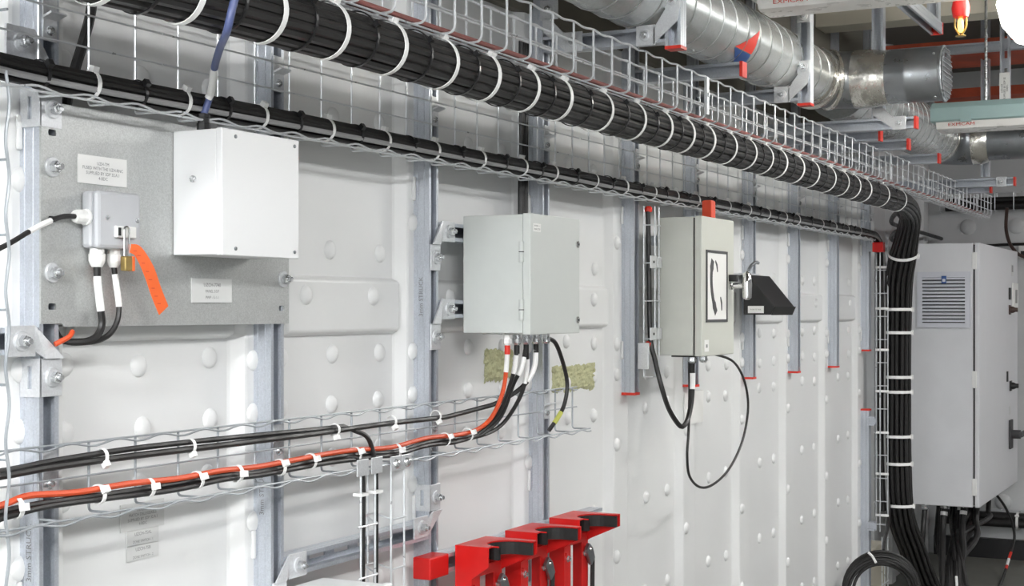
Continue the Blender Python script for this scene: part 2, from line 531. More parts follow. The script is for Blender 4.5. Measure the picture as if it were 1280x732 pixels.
# ------------------------------------------------------------------ strut brackets
def corner_bracket(k, zr, side, zp, label, gus=True):
    """plate on a rail's front (height zr), a diagonal gusset and a clip on post k (height zp)"""
    x = PX[k]
    t = T('strut_bracket', (x + W_ / 2, -0.004, min(zr, zp) - 0.03), label, 'bracket', 'pressed strut brackets')
    xr0 = x + W_ + 0.012 if side > 0 else x - 0.072
    B(xr0, xr0 + 0.060, -0.0045, -0.0002, zr - 0.024, zr + 0.024).build('rail_plate', 'bright', t, bevel=0.001)
    hexbolt(t, (xr0 + 0.030, -0.0045, zr), (0, -1, 0), 0.0095)
    hz = 0.030
    if side < 0:
        B(x - 0.0035, x + W_ + 0.003, -0.0045, -0.0002, zp - hz, zp + hz).build('post_plate', 'bright', t, bevel=0.001)
        sp = B(x - 0.0042, x - 0.0004, -0.0045, 0.036, zp - hz, zp + hz).build('side_plate', 'bright', t)
        cut(sp, B(x - 0.02, x + 0.02, 0.012, 0.021, zp - 0.018, zp + 0.018))
    else:
        B(x + 0.002, x + W_ + 0.004, -0.0045, -0.0002, zp - hz, zp + hz).build('post_plate', 'bright', t, bevel=0.001)
    hexbolt(t, (x + W_ * 0.55, -0.0045, zp), (0, -1, 0), 0.0095)
    s_ = 1 if zr > zp else -1
    if side < 0:
        a, b = (xr0 + 0.058, zr + s_ * 0.024), (xr0 + 0.058, zr - s_ * 0.016)
        c, d = (x + W_ + 0.002, zp + s_ * hz), (x + 0.004, zp + s_ * hz)
    else:
        a, b = (xr0 + 0.002, zr + s_ * 0.024), (xr0 + 0.002, zr - s_ * 0.016)
        c, d = (x + 0.003, zp + s_ * hz), (x + W_ - 0.004, zp + s_ * hz)
    MB().add([(a[0], -0.0045, a[1]), (b[0], -0.0045, b[1]), (d[0], -0.0105, d[1]), (c[0], -0.0105, c[1]),
              (a[0], -0.0005, a[1]), (b[0], -0.0005, b[1]), (d[0], -0.0065, d[1]), (c[0], -0.0065, c[1])],
             [(0, 1, 2, 3), (7, 6, 5, 4), (0, 4, 5, 1), (1, 5, 6, 2), (2, 6, 7, 3), (3, 7, 4, 0)]).build('gusset', 'bright', t)
    return t

def rail(x0, x1, zc, label, holes=False):
    t = T('strut_rail', ((x0 + x1) / 2, 0.02, zc - W_ / 2), label, 'strut')
    c = channel('channel', t, (x0, 0, zc + W_ / 2), x1 - x0, 'x', '-y')
    if holes:
        h = MB()
        x = x0 + 0.05
        while x < x1 - 0.06:
            h.box(x, x + 0.055, 0.03, 0.06, zc - 0.007, zc + 0.007)
            x += 0.09
        cut(c, h)
    return t
rail(1.0, PX[0] - 0.002, 1.552, 'short horizontal strut rail at the left picture edge')
rail(PX[1] + W_ + 0.002, PX[2] - 0.002, 1.098, 'low slotted strut rail between two posts above the small white box', True)
rail(PX[2] + W_ + 0.002, PX[3] - 0.002, 1.782, 'upper strut rail carrying the hinged grey box')
rail(PX[2] + W_ + 0.002, PX[3] - 0.002, 1.602, 'lower strut rail carrying the hinged grey box')
corner_bracket(0, 1.552, -1, 1.494, 'large zinc bracket with two bolts below the galvanised plate')
corner_bracket(2, 1.117 - 0.008, -1, 1.170, 'zinc bracket where the low slotted rail meets its right post')
corner_bracket(1, 1.098, 1, 1.045, 'zinc bracket where the low slotted rail meets its left post')
corner_bracket(2, 1.782, 1, 1.720, 'zinc bracket at the upper left of the hinged grey box')
corner_bracket(2, 1.602, 1, 1.538, 'zinc bracket at the lower left of the hinged grey box')
corner_bracket(0, 2.01, -1, 1.915, 'zinc bracket under the thick cable bundle at top left')

# ------------------------------------------------------------------ wire-mesh cable trays on the posts
def wire(parent, pts, r=0.0022, n=6, name='wire', m='wire'):
    return MB().tube(pts, r, n).build(name, m, parent, smooth=True)

def bend(pts, rad=0.008, n=3):
    """round the corners of a polyline"""
    P = [Vector(p) for p in pts]
    out = [P[0]]
    for i in range(1, len(P) - 1):
        a = (P[i - 1] - P[i]).normalized()
        b = (P[i + 1] - P[i]).normalized()
        for k in range(n + 1):
            t = k / n
            out.append((P[i] + a * rad) * (1 - t) ** 2 + P[i] * 2 * t * (1 - t) + (P[i] + b * rad) * t * t)
    out.append(P[-1])
    return out

def wavy(x0, x1, y, z, amp, ph=0.0, period=0.11, dy=0.0):
    out = []
    n = int((x1 - x0) / period * 8) + 1
    for i in range(n + 1):
        x = x0 + (x1 - x0) * i / n
        c = math.cos(2 * math.pi * (x - 1.709) / period + ph)
        out.append((x, y + dy * c, z + amp * c))
    return out

def wall_tray(x0, x1, zlo, zhi, yb, ye, backs, label, lift=-1, m='wire', lip=True):
    t = T('cable_tray', ((x0 + x1) / 2, yb, zlo), label, 'cable tray')
    u = MB().tube(bend(([(0, ye, zhi)] if lip else []) + [(0, yb, zhi), (0, yb, zlo), (0, ye, zlo)], 0.007), 0.0022, 6).mesh('rung', m, (0, 0, 0), True)
    k = math.ceil((x0 - 1.704) / 0.1098)
    while 1.704 + 0.1098 * k < x1:
        piece('rung', u, t, (1.704 + 0.1098 * k, 0, 0))
        k += 1
    for z in backs:
        wire(t, [(x0, yb - 0.004, z), (x1, yb - 0.004, z)], 0.0017, 6, 'long_wire', m)
    for z, ye in ((zlo, ye), (zhi, ye if lip else yb - 0.004)):
        wire(t, [(x0, ye, z), (x1, ye, z)], 0.0019, 6, 'edge_wire', m)
        wire(t, wavy(x0, x1, ye - 0.002, z + lift * 0.0042, 0.0036, math.pi), 0.0019, 6, 'edge_wire', m)
    return t
lowt = wall_tray(1.40, 3.70, 1.277, 1.389, -0.015, -0.060, [1.335], 'low wire mesh tray with black and orange cables across the left wall', -1, 'less_lit_wire', False)
upt = []
for x0, x1, d in ((1.30, 1.985, 'left end section of the upper wall mesh tray, above the galvanised plate'),
                  (1.99, 3.715, 'middle section of the upper wall mesh tray, above the hinged grey box'),
                  (3.73, 7.02, 'long right section of the upper wall mesh tray, running past the phone cabinet')):
    upt.append(wall_tray(x0, x1, 1.928, 2.205, -0.015, -0.060, [1.972, 2.020, 2.072, 2.13], d, 1))

# clips that hold the trays on the posts
def tray_clip(x, z, label):
    t = T('tray_clip', (x + W_ / 2, -0.003, z - 0.03), label, 'clip', 'tray clips on the posts')
    B(x + 0.006, x + W_ - 0.006, -0.0025, -0.0002, z - 0.034, z + 0.034).build('clip_plate', 'bright', t)
    MB().prism([(-0.0025, z + 0.004), (-0.020, z + 0.010), (-0.022, z + 0.007), (-0.0025, z)], 'x', x + 0.004, x + W_ - 0.004).build('hook', 'bright', t)
    MB().lathe([(0.008, 0), (0.008, 0.003), (0.005, 0.006)], (x + W_ / 2, -0.0025, z - 0.018), (0, -1, 0), 12).build('screw', 'bolt', t, smooth=True)
for k in range(0, 10):
    tray_clip(PX[k], 2.055, 'upper tray clip on the post ' + PLACE[k])
for k in range(0, 4):
    tray_clip(PX[k], 1.345, 'low tray clip on the post ' + PLACE[k])

# vertical mesh tray at the left picture edge
t = T('cable_tray', (1.585, -0.03, 1.0), 'vertical wire mesh tray cut by the left picture edge', 'cable tray')
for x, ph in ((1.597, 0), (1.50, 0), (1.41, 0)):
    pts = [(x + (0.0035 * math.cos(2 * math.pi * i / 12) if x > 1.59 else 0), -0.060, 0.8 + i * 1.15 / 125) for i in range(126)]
    wire(t, pts, 0.0026, 6, 'long_wire', 'less_lit_wire')
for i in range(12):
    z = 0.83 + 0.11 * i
    wire(t, bend([(1.597, -0.06, z), (1.597, -0.018, z), (1.30, -0.018, z)], 0.006), 0.0022, 6, 'rung', 'less_lit_wire')

# ------------------------------------------------------------------ large tray hanging off the arms, with the thick bundle under it
YO, YI, ZB, ZR = -0.310, -0.215, 2.134, 2.249
bt = T('cable_tray', (5.0, -0.26, ZB), 'large shiny U-shaped wire mesh tray running below the ducts', 'cable tray')
u = MB().tube(bend([(0, YO, ZR), (0, YO, ZB), (0, YI, ZB), (0, YI, ZR)], 0.016, 4), 0.0026, 7).mesh('rung', 'wire', (0, 0, 0), True)
x = 1.28
while x < 8.82:
    piece('rung', u, bt, (x, 0, 0))
    x += 0.1102
for y in (YO, YI):
    wire(bt, wavy(1.2, 8.83, y, ZR, 0.0022, (1.709 - 1.28) / 0.1102 * 2 * math.pi, 0.1102), 0.0026, 6, 'rim_wire')
for y, z in ((YO + .0045, 2.209), (YO + .0045, 2.168), (YI - .0045, 2.209), (YI - .0045, 2.168), (YO + 0.018, ZB - .0045), (YO + 0.036, ZB - .0045), (YI - 0.018, ZB - .0045), (YI - 0.036, ZB - .0045)):
    wire(bt, [(1.2, y, z), (8.83, y, z)], 0.0023, 6, 'long_wire')
for i, (y, r) in enumerate(((-0.250, 0.0065), (-0.264, 0.0062), (-0.277, 0.0055))):
    pts = [(1.2 + 0.25 * j, y + random.uniform(-.002, .002), ZB + 0.0035 + r) for j in range(31)]
    tag(MB().tube(pts, r, 8).build('tray_cable', 'brown_cable', None, True), ['red-brown cable lying in the large tray, nearest the wall', 'red-brown cable lying in the middle of the large tray', 'thinnest red-brown cable in the large tray, nearest the aisle'][i], 'cable')
# splice plates on the large tray
for x in (3.93, 6.2):
    for y in (YO - 0.004,):
        sp = B(x - 0.010, x + 0.010, y - 0.003, y, 2.145, 2.248).build('splice_plate', 'wire', bt)
        MB().lathe([(0.006, 0), (0.006, 0.004)], (x, y - 0.003, 2.20), (0, -1, 0), 10).build('bolt', 'bolt', sp)

# ------------------------------------------------------------------ cable bundles
def bundle_paths(path, offs, wob, seed, flare=0):
    """parallel-transported copies of a path at cross-section offsets (u, w)"""
    rnd = random.Random(seed)
    P = [Vector(p) for p in path]
    t0 = (P[1] - P[0]).normalized()
    u = Vector((0, -1, 0))
    u = (u - t0 * u.dot(t0)).normalized()
    frames = []
    for i, p in enumerate(P):
        t = (P[min(i + 1, len(P) - 1)] - P[max(i - 1, 0)]).normalized()
        u = (u - t * u.dot(t)).normalized()
        frames.append((p, u.copy(), u.cross(t) * -1))
    res = []
    for (a, b) in offs:
        ph = rnd.uniform(0, 6.28)
        f = rnd.uniform(0.25, 0.5)
        pts = []
        for i, (p, uu, ww) in enumerate(frames):
            q = wob * math.sin(ph + f * i)
            q2 = wob * math.cos(ph * 1.7 + f * 0.8 * i)
            sc = 1 + flare * max(0, min(1, (2.05 - p.z) / .2))
            pts.append(p + uu * (a * sc + q) + ww * (b * sc + q2))
        res.append(pts)
    return res

def ring_offs(R, n, ph=0.0):
    return [(R * math.cos(ph + 2 * math.pi * k / n), R * math.sin(ph + 2 * math.pi * k / n)) for k in range(n)]

# thick bundle: strapped under the large tray, then dropping down beside the far cabinet
BC = (-0.268, 2.078)
main = smooth_path([(1.0, BC[0], 2.045), (1.35, BC[0], 2.06), (1.7, BC[0], 2.072), (2.2, *BC), (2.9, BC[0], 2.076), (3.6, *BC), (4.3, BC[0], 2.080), (5.0, *BC), (5.7, BC[0], 2.076), (6.4, *BC),
                    (6.72, -0.262, 2.074), (6.98, -0.235, 2.035), (7.14, -0.18, 1.93), (7.24, -0.125, 1.76), (7.30, -0.105, 1.55), (7.315, -0.10, 1.2), (7.315, -0.10, 0.85), (7.34, -0.11, 0.60), (7.46, -0.14, 0.42), (7.56, -0.18, 0.24), (7.72, -0.22, 0.07)], 5)
tb = T('cable_bundle', (4.0, BC[0], 2.03), 'thick bundle of black cables strapped under the large mesh tray, dropping at the end', 'cable bundle')
offs = ring_offs(0.0385, 15) + ring_offs(0.023, 8, .3)
for pts in bundle_paths(main, offs, 0.0016, 3, .5):
    MB().tube(pts, 0.0088, 8).build('cable', 'cable', tb, True)
wt = ring_tie(0.0495, 0.0115, 0.0016, 32, math.radians(118)).mesh('white_tie', 'tie_white', smooth=False)
kt = ring_tie(0.0478, 0.0060, 0.0022, 32, math.radians(150)).mesh('black_tie', 'tie_black', smooth=False)
TW = [1.37, 1.55, 1.73, 1.93, 2.11, 2.30, 2.49, 2.67, 2.85, 3.02, 3.25, 3.46, 3.65, 3.82, 3.99, 4.18, 4.37, 4.54, 4.70, 4.90, 5.09, 5.31, 5.50, 5.68, 5.86, 6.17, 6.5]
def on_path(pts, x):
    for a, b in zip(pts, pts[1:]):
        if a.x <= x <= b.x:
            return a + (b - a) * ((x - a.x) / max(b.x - a.x, 1e-6))
    return pts[0]
for i, x in enumerate(TW):
    p = on_path(main, x)
    piece('white_tie', wt, tb, p, (random.uniform(-.15, .15), 0, random.uniform(-.06, .06)))
    if i + 1 < len(TW):
        p = on_path(main, (x + TW[i + 1]) / 2)
        piece('black_tie', kt, tb, p, (random.uniform(-.15, .15), 0, random.uniform(-.05, .05)))
wtv = ring_tie(0.0690, 0.0140, 0.0026, 32, math.radians(200)).mesh('white_tie', 'tie_white')
for z in (1.86, 1.62, 1.505, 1.29, 1.18, 0.97, 0.84, 0.64):
    q = min(main, key=lambda p: abs(p.z - z) + (5 if p.x < 7.05 else 0))
    piece('white_tie', wtv, tb, q, (0, math.radians(90 if z < 1.8 else 62), math.radians(12)))

# slim bundle resting on the lower edge of the upper wall tray
SC = (-0.040, 1.9575)
slim = smooth_path([(1.0, SC[0], 1.975), (1.4, SC[0], 1.968), (1.7, *SC), (2.3, *SC), (2.9, SC[0], 1.956), (3.6, *SC), (4.3, SC[0], 1.956), (5.0, *SC), (5.8, *SC), (6.4, *SC), (6.95, SC[0], 1.958), (7.12, SC[0], 1.945), (7.22, SC[0], 1.88), (7.245, SC[0], 1.75), (7.245, SC[0], 1.4), (7.245, SC[0], 1.0), (7.26, -0.05, 0.62)], 5)
sb = T('cable_bundle', (4.0, SC[0], 1.935), 'slim bundle of black cables with one grey cable on the upper wall tray', 'cable bundle')
so = ring_offs(0.0148, 8, 0.1) + [(0, 0)]
so[1] = (0.0160, 0.0085)
so[0] = (0.0125, -0.0035)
for i, pts in enumerate(bundle_paths(slim, so, 0.0012, 5)):
    g = (i == 1)
    MB().tube(pts, 0.0062 if not g else 0.0052, 7).build('grey_cable' if g else 'cable', 'grey_cable' if g else 'cable', sb, True)
ws = ring_tie(0.0218, 0.0075, 0.0014, 24, math.radians(112)).mesh('white_tie', 'tie_white')
ks = ring_tie(0.0212, 0.0068, 0.0020, 24, math.radians(150)).mesh('black_tie', 'tie_black')
TS = [1.57, 1.79, 2.01, 2.23, 2.45, 2.66, 2.87, 3.09, 3.31, 3.49, 3.75, 3.97, 4.19, 4.38, 4.58, 4.89, 5.12, 5.35, 5.57, 5.75, 6.10, 6.31, 6.52, 6.75]
for i, x in enumerate(TS):
    piece('white_tie', ws, sb, on_path(slim, x), (random.uniform(-.2, .2), 0, random.uniform(-.12, .12)))
    if i + 1 < len(TS):
        piece('black_tie', ks, sb, on_path(slim, (x + TS[i + 1]) / 2), (random.uniform(-.2, .2), 0, random.uniform(-.08, .08)))

# ------------------------------------------------------------------ ducts and their supports
def helix(parent, x0, x1, y, z, R, pitch, r=0.0022):
    n = int((x1 - x0) / pitch * 28)
    pts = [(x0 + (x1 - x0) * i / n, y + R * math.cos(2 * math.pi * 28 * 0 + 2 * math.pi * i / 28), z + R * math.sin(2 * math.pi * i / 28)) for i in range(n + 1)]
    return MB().tube(pts, r, 5).build('spiral_seam', 'seam', parent, True)

def elbow_pts(x, y, z, rad, n=8):
    """quarter turn from +x towards -y, centreline"""
    return [(x + rad * math.sin(a), y - rad + rad * math.cos(a), z) for a in [math.pi / 2 * i / n for i in range(n + 1)]]

DY, DZ, DR = -0.262, 2.426, 0.1015
d1 = T('spiral_duct', (4.2, DY, DZ - DR), 'near galvanised spiral duct with a red and blue arrow and a mesh-ended side outlet', 'duct')
MB().tube([(3.06, DY, DZ), (5.16, DY, DZ)], DR, 48).build('duct_run', 'duct', d1, True)
helix(d1, 3.2, 5.14, DY, DZ, DR, 0.112, .003)
fb = MB().lathe([(DR - .002, 0), (DR + .004, .01), (DR + .006, .09), (DR + .003, .14), (DR - .002, .15)], (2.98, DY, DZ), (1, 0, 0), 40).build('foil_band', 'foil', d1, True)
up = smooth_path([(3.06, DY, DZ), (2.95, DY, DZ + 0.005), (2.86, DY, DZ + 0.06), (2.82, DY, DZ + 0.17), (2.82, DY, CEIL + 0.02)], 6)
MB().tube(up, DR * 0.98, 40).build('riser', 'foil', d1, True)
el = elbow_pts(5.16, DY, DZ, 0.14, 8)
MB().tube(el, DR, 44).build('elbow', 'collar', d1, True)
for i, w in ((1, 0.010), (4, 0.007)):
    a, b = Vector(el[i]), Vector(el[i + 1])
    MB().lathe([(DR + .001, -.004), (DR + w, 0), (DR + w, .012), (DR + .001, .018)], a, b - a, 44).build('elbow_rib', 'foil', d1, True)
MB().lathe([(DR - .002, 0), (DR + .003, .008), (DR + .004, .05), (DR - .006, .085)], (5.10, DY, DZ), (1, 0, 0), 44).build('foil_band', 'foil', d1, True)
ex, ey = 5.30, DY - 0.14
MB().lathe([(DR + .002, 0), (DR + .003, .06), (0.0965, .105), (0.0965, .12)], (ex, ey + .01, DZ), (0, -1, 0), 44).build('foil_band', 'foil', d1, True)
oc = MB().lathe([(0.095, 0), (0.095, .085), (0.0965, .09), (0.095, .095), (0.095, .205), (0.099, .207), (0.099, .214), (0.093, .216)], (ex, ey - .09, DZ), (0, -1, 0), 48).build('outlet_collar', 'collar', d1, True)
MB().lathe([(.091, 0), (.091, .0015)], (ex, ey - .3062, DZ), (0, -1, 0), 40).build('grille_shade_disc', 'dark', oc)  # dark disc standing in for the shade inside the outlet
g = MB()
for i in range(-5, 6):
    c = i * 0.0165
    h = math.sqrt(max(0.093 ** 2 - c * c, 0))
    g.box(ex + c - .0014, ex + c + .0014, ey - .311, ey - .308, DZ - h, DZ + h)
    g.box(ex - h, ex + h, ey - .313, ey - .311, DZ + c - .0014, DZ + c + .0014)
g.build('outlet_grille', 'collar', oc)
for a in (0.6, 2.5, 4.2):
    MB().lathe([(.005, 0), (.005, .003)], (ex + .0985 * math.cos(a), ey - .28, DZ + .0985 * math.sin(a)), (math.cos(a), 0, math.sin(a)), 8).build('screw', 'bolt', oc)
# arrow stickers, curved on the duct skin
def sticker(name, m, quad):
    """quad: (x, angle) corners on the duct surface"""
    mb = MB()
    n = 8
    R = DR + 0.0012
    vs_, fs = [], []
    for i in range(n + 1):
        for j in range(n + 1):
            u, v = i / n, j / n
            q = [quad[0][c] * (1 - u) * (1 - v) + quad[1][c] * u * (1 - v) + quad[2][c] * u * v + quad[3][c] * (1 - u) * v for c in (0, 1)]
            a = math.radians(q[1])
            vs_.append((q[0], DY - R * math.cos(a), DZ + R * math.sin(a)))
    for i in range(n):
        for j in range(n):
            a = i * (n + 1) + j
            fs.append((a, a + n + 1, a + n + 2, a + 1))
    mb.add(vs_, fs)
    return mb.build(name, m, d1, True)
sticker('red_arrow_sticker', 'red_print', [(4.098, -40.5), (4.247, -40.6), (4.243, -16), (4.255, 2.1)])
sticker('blue_arrow_sticker', 'blue_print', [(4.100, -42), (4.247, -42), (4.262, -56), (4.215, -72)])

D2R, D2Z = 0.118, 2.44
d2 = T('spiral_duct', (6.6, DY, D2Z - D2R), 'far galvanised spiral duct behind the second ceiling luminaire', 'duct')
MB().tube([(5.55, DY, D2Z), (7.45, DY, D2Z)], D2R, 48).build('duct_run', 'duct', d2, True)
helix(d2, 5.6, 7.4, DY, D2Z, D2R, 0.10)
el = elbow_pts(7.45, DY, D2Z, 0.16, 8)
MB().tube(el, D2R, 44).build('elbow', 'collar', d2, True)
MB().lathe([(D2R, 0), (D2R + .004, .008), (D2R + .004, .06), (D2R - .01, .09)], (7.36, DY, D2Z), (1, 0, 0), 44).build('foil_band', 'foil', d2, True)
MB().lathe([(D2R + .002, 0), (D2R + .003, .04), (0.102, .075)], (7.61, DY - .15, D2Z), (0, -1, 0), 44).build('foil_band', 'foil', d2, True)
oc = MB().lathe([(0.1, 0), (0.1, .2), (0.104, .202), (0.104, .21), (0.098, .212)], (7.61, DY - .215, D2Z), (0, -1, 0), 44).build('outlet_collar', 'collar', d2, True)
d3 = T('oval_duct', (4.9, -0.12, 2.62), 'dull oval duct above the near duct outlet', 'duct')
mb = MB().tube([(4.55, -0.20, 2.80), (5.05, -0.20, 2.80)], 0.14, 40).build('duct_run', 'collar', d3, True)
MB().tube(smooth_path([(5.05, -0.20, 2.80), (5.16, -0.20, 2.83), (5.22, -0.20, 2.93), (5.22, -0.20, CEIL)], 5), 0.138, 32).build('elbow', 'collar', d3, True)

def small_plate(t, x, y, z, n, s_=0.026):
    """square bolted plate; n = outward axis letter"""
    if n == '-x':
        B(x - .004, x, y - s_, y + s_, z - s_, z + s_).build('bracket_plate', 'bright', t, bevel=.001)
        hexbolt(t, (x - .004, y, z), (-1, 0, 0), .0095)
    else:
        B(x - s_, x + s_, y - .004, y, z - s_, z + s_).build('bracket_plate', 'bright', t, bevel=.001)
        hexbolt(t, (x, y - .004, z), (0, -1, 0), .0095)

capv = MB().box(-0.001, 0.0425, -0.0425, 0.001, -0.004, 0.004).mesh('end_cap', 'red_cap')
def trapeze(x, yh, zb, label):
    """duct hanger: horizontal strut from the wall plus a drop strut with a red foot"""
    t = T('duct_hanger', (x + .02, yh / 2, zb - .04), label, 'hanger', 'strut hangers under the ducts')
    channel('cross_strut', t, (x, -0.001, zb - W_ / 2), -0.002 - yh, 'y', '-x')
    channel('drop_strut', t, (x, yh, zb - 0.035), CEIL - zb + 0.035, 'z', '-x')
    piece('end_cap', capv, t, (x, yh, zb - 0.035))
    small_plate(t, x, yh + 0.052, zb, '-x')
    small_plate(t, x, yh - 0.02, zb + 0.085, '-x', .021)
    small_plate(t, x, yh - 0.02, zb + 0.25, '-x', .021)
    MB().prism([(yh + .03, zb - .024), (yh + .03, zb + .016), (yh - .004, zb + .066), (yh - .040, zb + .066), (yh - .034, zb + .03)], 'x', x - .004, x - .0006).build('gusset', 'bright', t)
    if abs(x - PX[3]) < .01:
        small_plate(t, x, -0.09, zb, '-x')
        small_plate(t, x, -0.02, zb + .09, '-x')
        MB().prism([(-.064, zb - .02), (-.064, zb + .024), (-.02, zb + .068), (.0, zb + .068), (-.005, zb + .03)], 'x', x - .004, x - .0006).build('gusset', 'bright', t)
    return t
trapeze(PX[3], -0.345, 2.300, 'near strut hanger carrying the duct end at top centre')
trapeze(PX[5], -0.352, 2.300, 'strut hanger right of the red and blue arrow')

capy = MB().box(-0.0015, 0.0425, -0.006, 0.003, -0.0015, 0.043).mesh('end_cap', 'red_cap')
def arm(x, ye, zc, label, plate=True, cat='strut'):
    t = T('wall_cantilever', (x + .02, ye / 2, zc - W_ / 2), label, cat, 'cantilever strut arms')
    channel('channel', t, (x, -0.001, zc - W_ / 2), -0.001 - ye, 'y', '-x')
    piece('end_cap', capy, t, (x, ye, zc - W_ / 2))
    return t
arm(PX[4], -0.335, 2.305, 'red-capped strut arm below the red and blue arrow')
AX = 5.425
t = arm(AX, -0.575, 2.278, 'long red-capped strut arm with a bolted plate below the near duct outlet')
small_plate(t, AX, -0.52, 2.278, '-x', .024)
channel('drop_strut', t, (AX, -0.42, 2.30), CEIL - 2.30, 'z', '-x')
MB().prism([(-.498, 2.258), (-.498, 2.296), (-.465, 2.335), (-.421, 2.335), (-.425, 2.31)], 'x', AX - .004, AX - .0006).build('gusset', 'bright', t)
arm(PX[6] + 0.30, -0.40, 2.262, 'short red-capped strut arm left of the far duct, first of three')
arm(PX[7] + .06, -0.43, 2.262, 'short red-capped strut arm left of the far duct, second of three')
arm(PX[8] + .06, -0.43, 2.262, 'short red-capped strut arm left of the far duct, third of three')
t = arm(7.70, -0.59, 2.24, 'red-capped strut arm with a bolted plate under the far duct outlet')
small_plate(t, 7.70, -0.53, 2.24, '-x', .024)
channel('drop_strut', t, (7.70, -0.43, 2.27), CEIL - 2.27, 'z', '-x')
arm(8.05, -0.42, 2.235, 'farthest red-capped strut arm near the end wall')
t = arm(7.105, -0.030, 1.900, 'stub strut with a bright red square cap at the top of the cable drop')
B(7.103, 7.150, -.078, -.030, 1.876, 1.924).build('end_cap', 'red', t, bevel=.003)

# ------------------------------------------------------------------ ceiling steelwork, luminaires, lamp and sprinkler
def ypart(name, x, z, y0, y1, h, w, m, label, cat):
    return tag(B(x, x + w, y1, y0, z, z + h).build(name, m, None, bevel=.004), label, cat)
ypart('ceiling_beam', 6.3, 2.82, 0.03, -2.6, .16, .16, 'beam', 'cream painted ceiling beam crossing behind the sprinkler', 'beam')
for i, (x, z) in enumerate(((7.4, 2.86), (8.6, 2.80))):
    tag(B(x, x + .55, -2.6, 0.0, z, z + .05).build('ceiling_panel', 'orange_panel', None), ['nearer orange panel fixed under the ceiling', 'farther orange panel fixed under the ceiling'][i], 'panel')
for i, (x, z) in enumerate(((7.0, 2.78), (8.2, 2.66))):
    t = T('ceiling_strut', (x, -1.3, z), ['nearer strut crossing under the ceiling panels', 'farther strut crossing under the ceiling panels'][i], 'strut')
    channel('channel', t, (x, 0.0, z), 2.6, 'y', '-x')
t = T('ceiling_strut', (5.0, -0.62, 2.60), 'perforated ceiling strut with a red cap beside the first luminaire', 'strut')
c = channel('channel', t, (4.3, -0.66, 2.60), 1.20, 'x', '-z')
h = MB()
for i in range(9):
    h.box(4.42 + .12 * i, 4.46 + .12 * i, -.647, -.631, 2.62, 2.66)
cut(c, h)
piece('end_cap', MB().box(-.004, .006, -.001, .0425, -.001, .0425).mesh('end_cap', 'red_cap'), t, (5.5, -0.66, 2.60))
channel('drop_strut', t, (5.43, -0.617, 2.642), CEIL - 2.642, 'z', '-x')
t = T('ceiling_strut', (6.6, -0.85, 2.72), 'plain ceiling strut running away behind the sprinkler', 'strut')
channel('channel', t, (5.9, -0.87, 2.72), 1.3, 'x', '-z')
t = T('ceiling_strut', (7.3, -0.6, 2.35), 'vertical slotted strut carrying a white label near the top right corner', 'strut')
c = channel('channel', t, (6.9, -0.645, 2.42), CEIL - 2.42, 'z', '-x')
h = MB()
for i in range(8):
    h.box(6.92, 6.96, -.674, -.659, 2.46 + .09 * i, 2.505 + .09 * i)
cut(c, h)
lb = B(6.896, 6.8995, -.688, -.644, 2.52, 2.66).build('label_plate', 'label', t)
for i, s_ in enumerate(('UZH-EX', 'SUPPLIED BY SDP 32', '4-BDC')):
    lettering(s_, .011, (6.8955, -.655 - .011 * i, 2.59), t, 'ink', '-xv')

def luminaire(x, w, y0, y1, z, label, body, txt, trim):
    t = T('ceiling_luminaire', (x + w / 2, (y0 + y1) / 2, z), label, 'light fixture')
    MB().prism([(x, z + .035), (x + .012, z + .030), (x + w - .012, z + .030), (x + w, z + .035), (x + w, z + .085), (x + w - .03, z + .11), (x + .03, z + .11), (x, z + .085)], 'y', y1, y0).build('housing', body, t, bevel=.003)
    MB().prism([(x + .014, z + .030), (x + .030, z + .004), (x + .05, z), (x + w - .05, z), (x + w - .030, z + .004), (x + w - .014, z + .030)], 'y', y1 + .02, y0 - .02).build('diffuser', 'prism', t, True)
    for y in (y0 - .2, y1 + .2):
        MB().cyl((x + w / 2, y, z + .11), (x + w / 2, y, CEIL), .006, 8).build('hanger_rod', 'bolt', t)
    for k in (0, 1):
        B(x - .006, x + .02, y0 - .16 - .5 * k, y0 - .12 - .5 * k, z + .026, z + .06).build('clip', trim, t)
    lettering(txt, .017, (x + .016, y0 - .12, z + .018), t, 'ink_red', '-x', 'CENTER', 1.5)
    return t
luminaire(4.16, .20, -0.36, -1.55, 2.475, 'white prismatic ceiling luminaire with red lettering at the top edge', 'lamp_body', 'EXMCAM', 'lamp_body')
luminaire(6.08, .22, -0.50, -1.75, 2.325, 'teal-housed ceiling luminaire with white diffuser in front of the far duct', 'lamp_teal', 'EXMCAM', 'lamp_teal')

t = T('globe_lamp', (4.52, -1.13, 2.36), 'glaring lit globe lamp at the top right corner', 'lamp')
MB().lathe([(.02, 0), (.075, .02), (.115, .07), (.13, .13), (.115, .19), (.075, .235), (.05, .25)], (4.52, -1.13, 2.36), (0, 0, 1), 32).build('globe', 'globe', t, True)
MB().lathe([(.055, 0), (.06, .03), (.06, .09), (.03, .10), (.012, .11), (.012, CEIL - 2.60)], (4.52, -1.13, 2.60), (0, 0, 1), 24).build('lamp_holder', 'red', t, True)
t = T('sprinkler', (4.42, -0.905, 2.40), 'red sprinkler head with self-glowing amber glass bulb hanging from the ceiling', 'sprinkler')
sx, sy, sz = 4.42, -0.915, 2.40
MB().lathe([(.010, 0), (.022, .004), (.026, .03), (.022, .05), (.014, .055), (.012, CEIL - sz - .05)], (sx, sy, sz + .045), (0, 0, 1), 20).build('red_cup', 'red', t, True)
MB().lathe([(.003, 0), (.008, .006), (.009, .02), (.008, .034), (.004, .042)], (sx, sy, sz + .004), (0, 0, 1), 16).build('glass_bulb', 'amber', t, True)
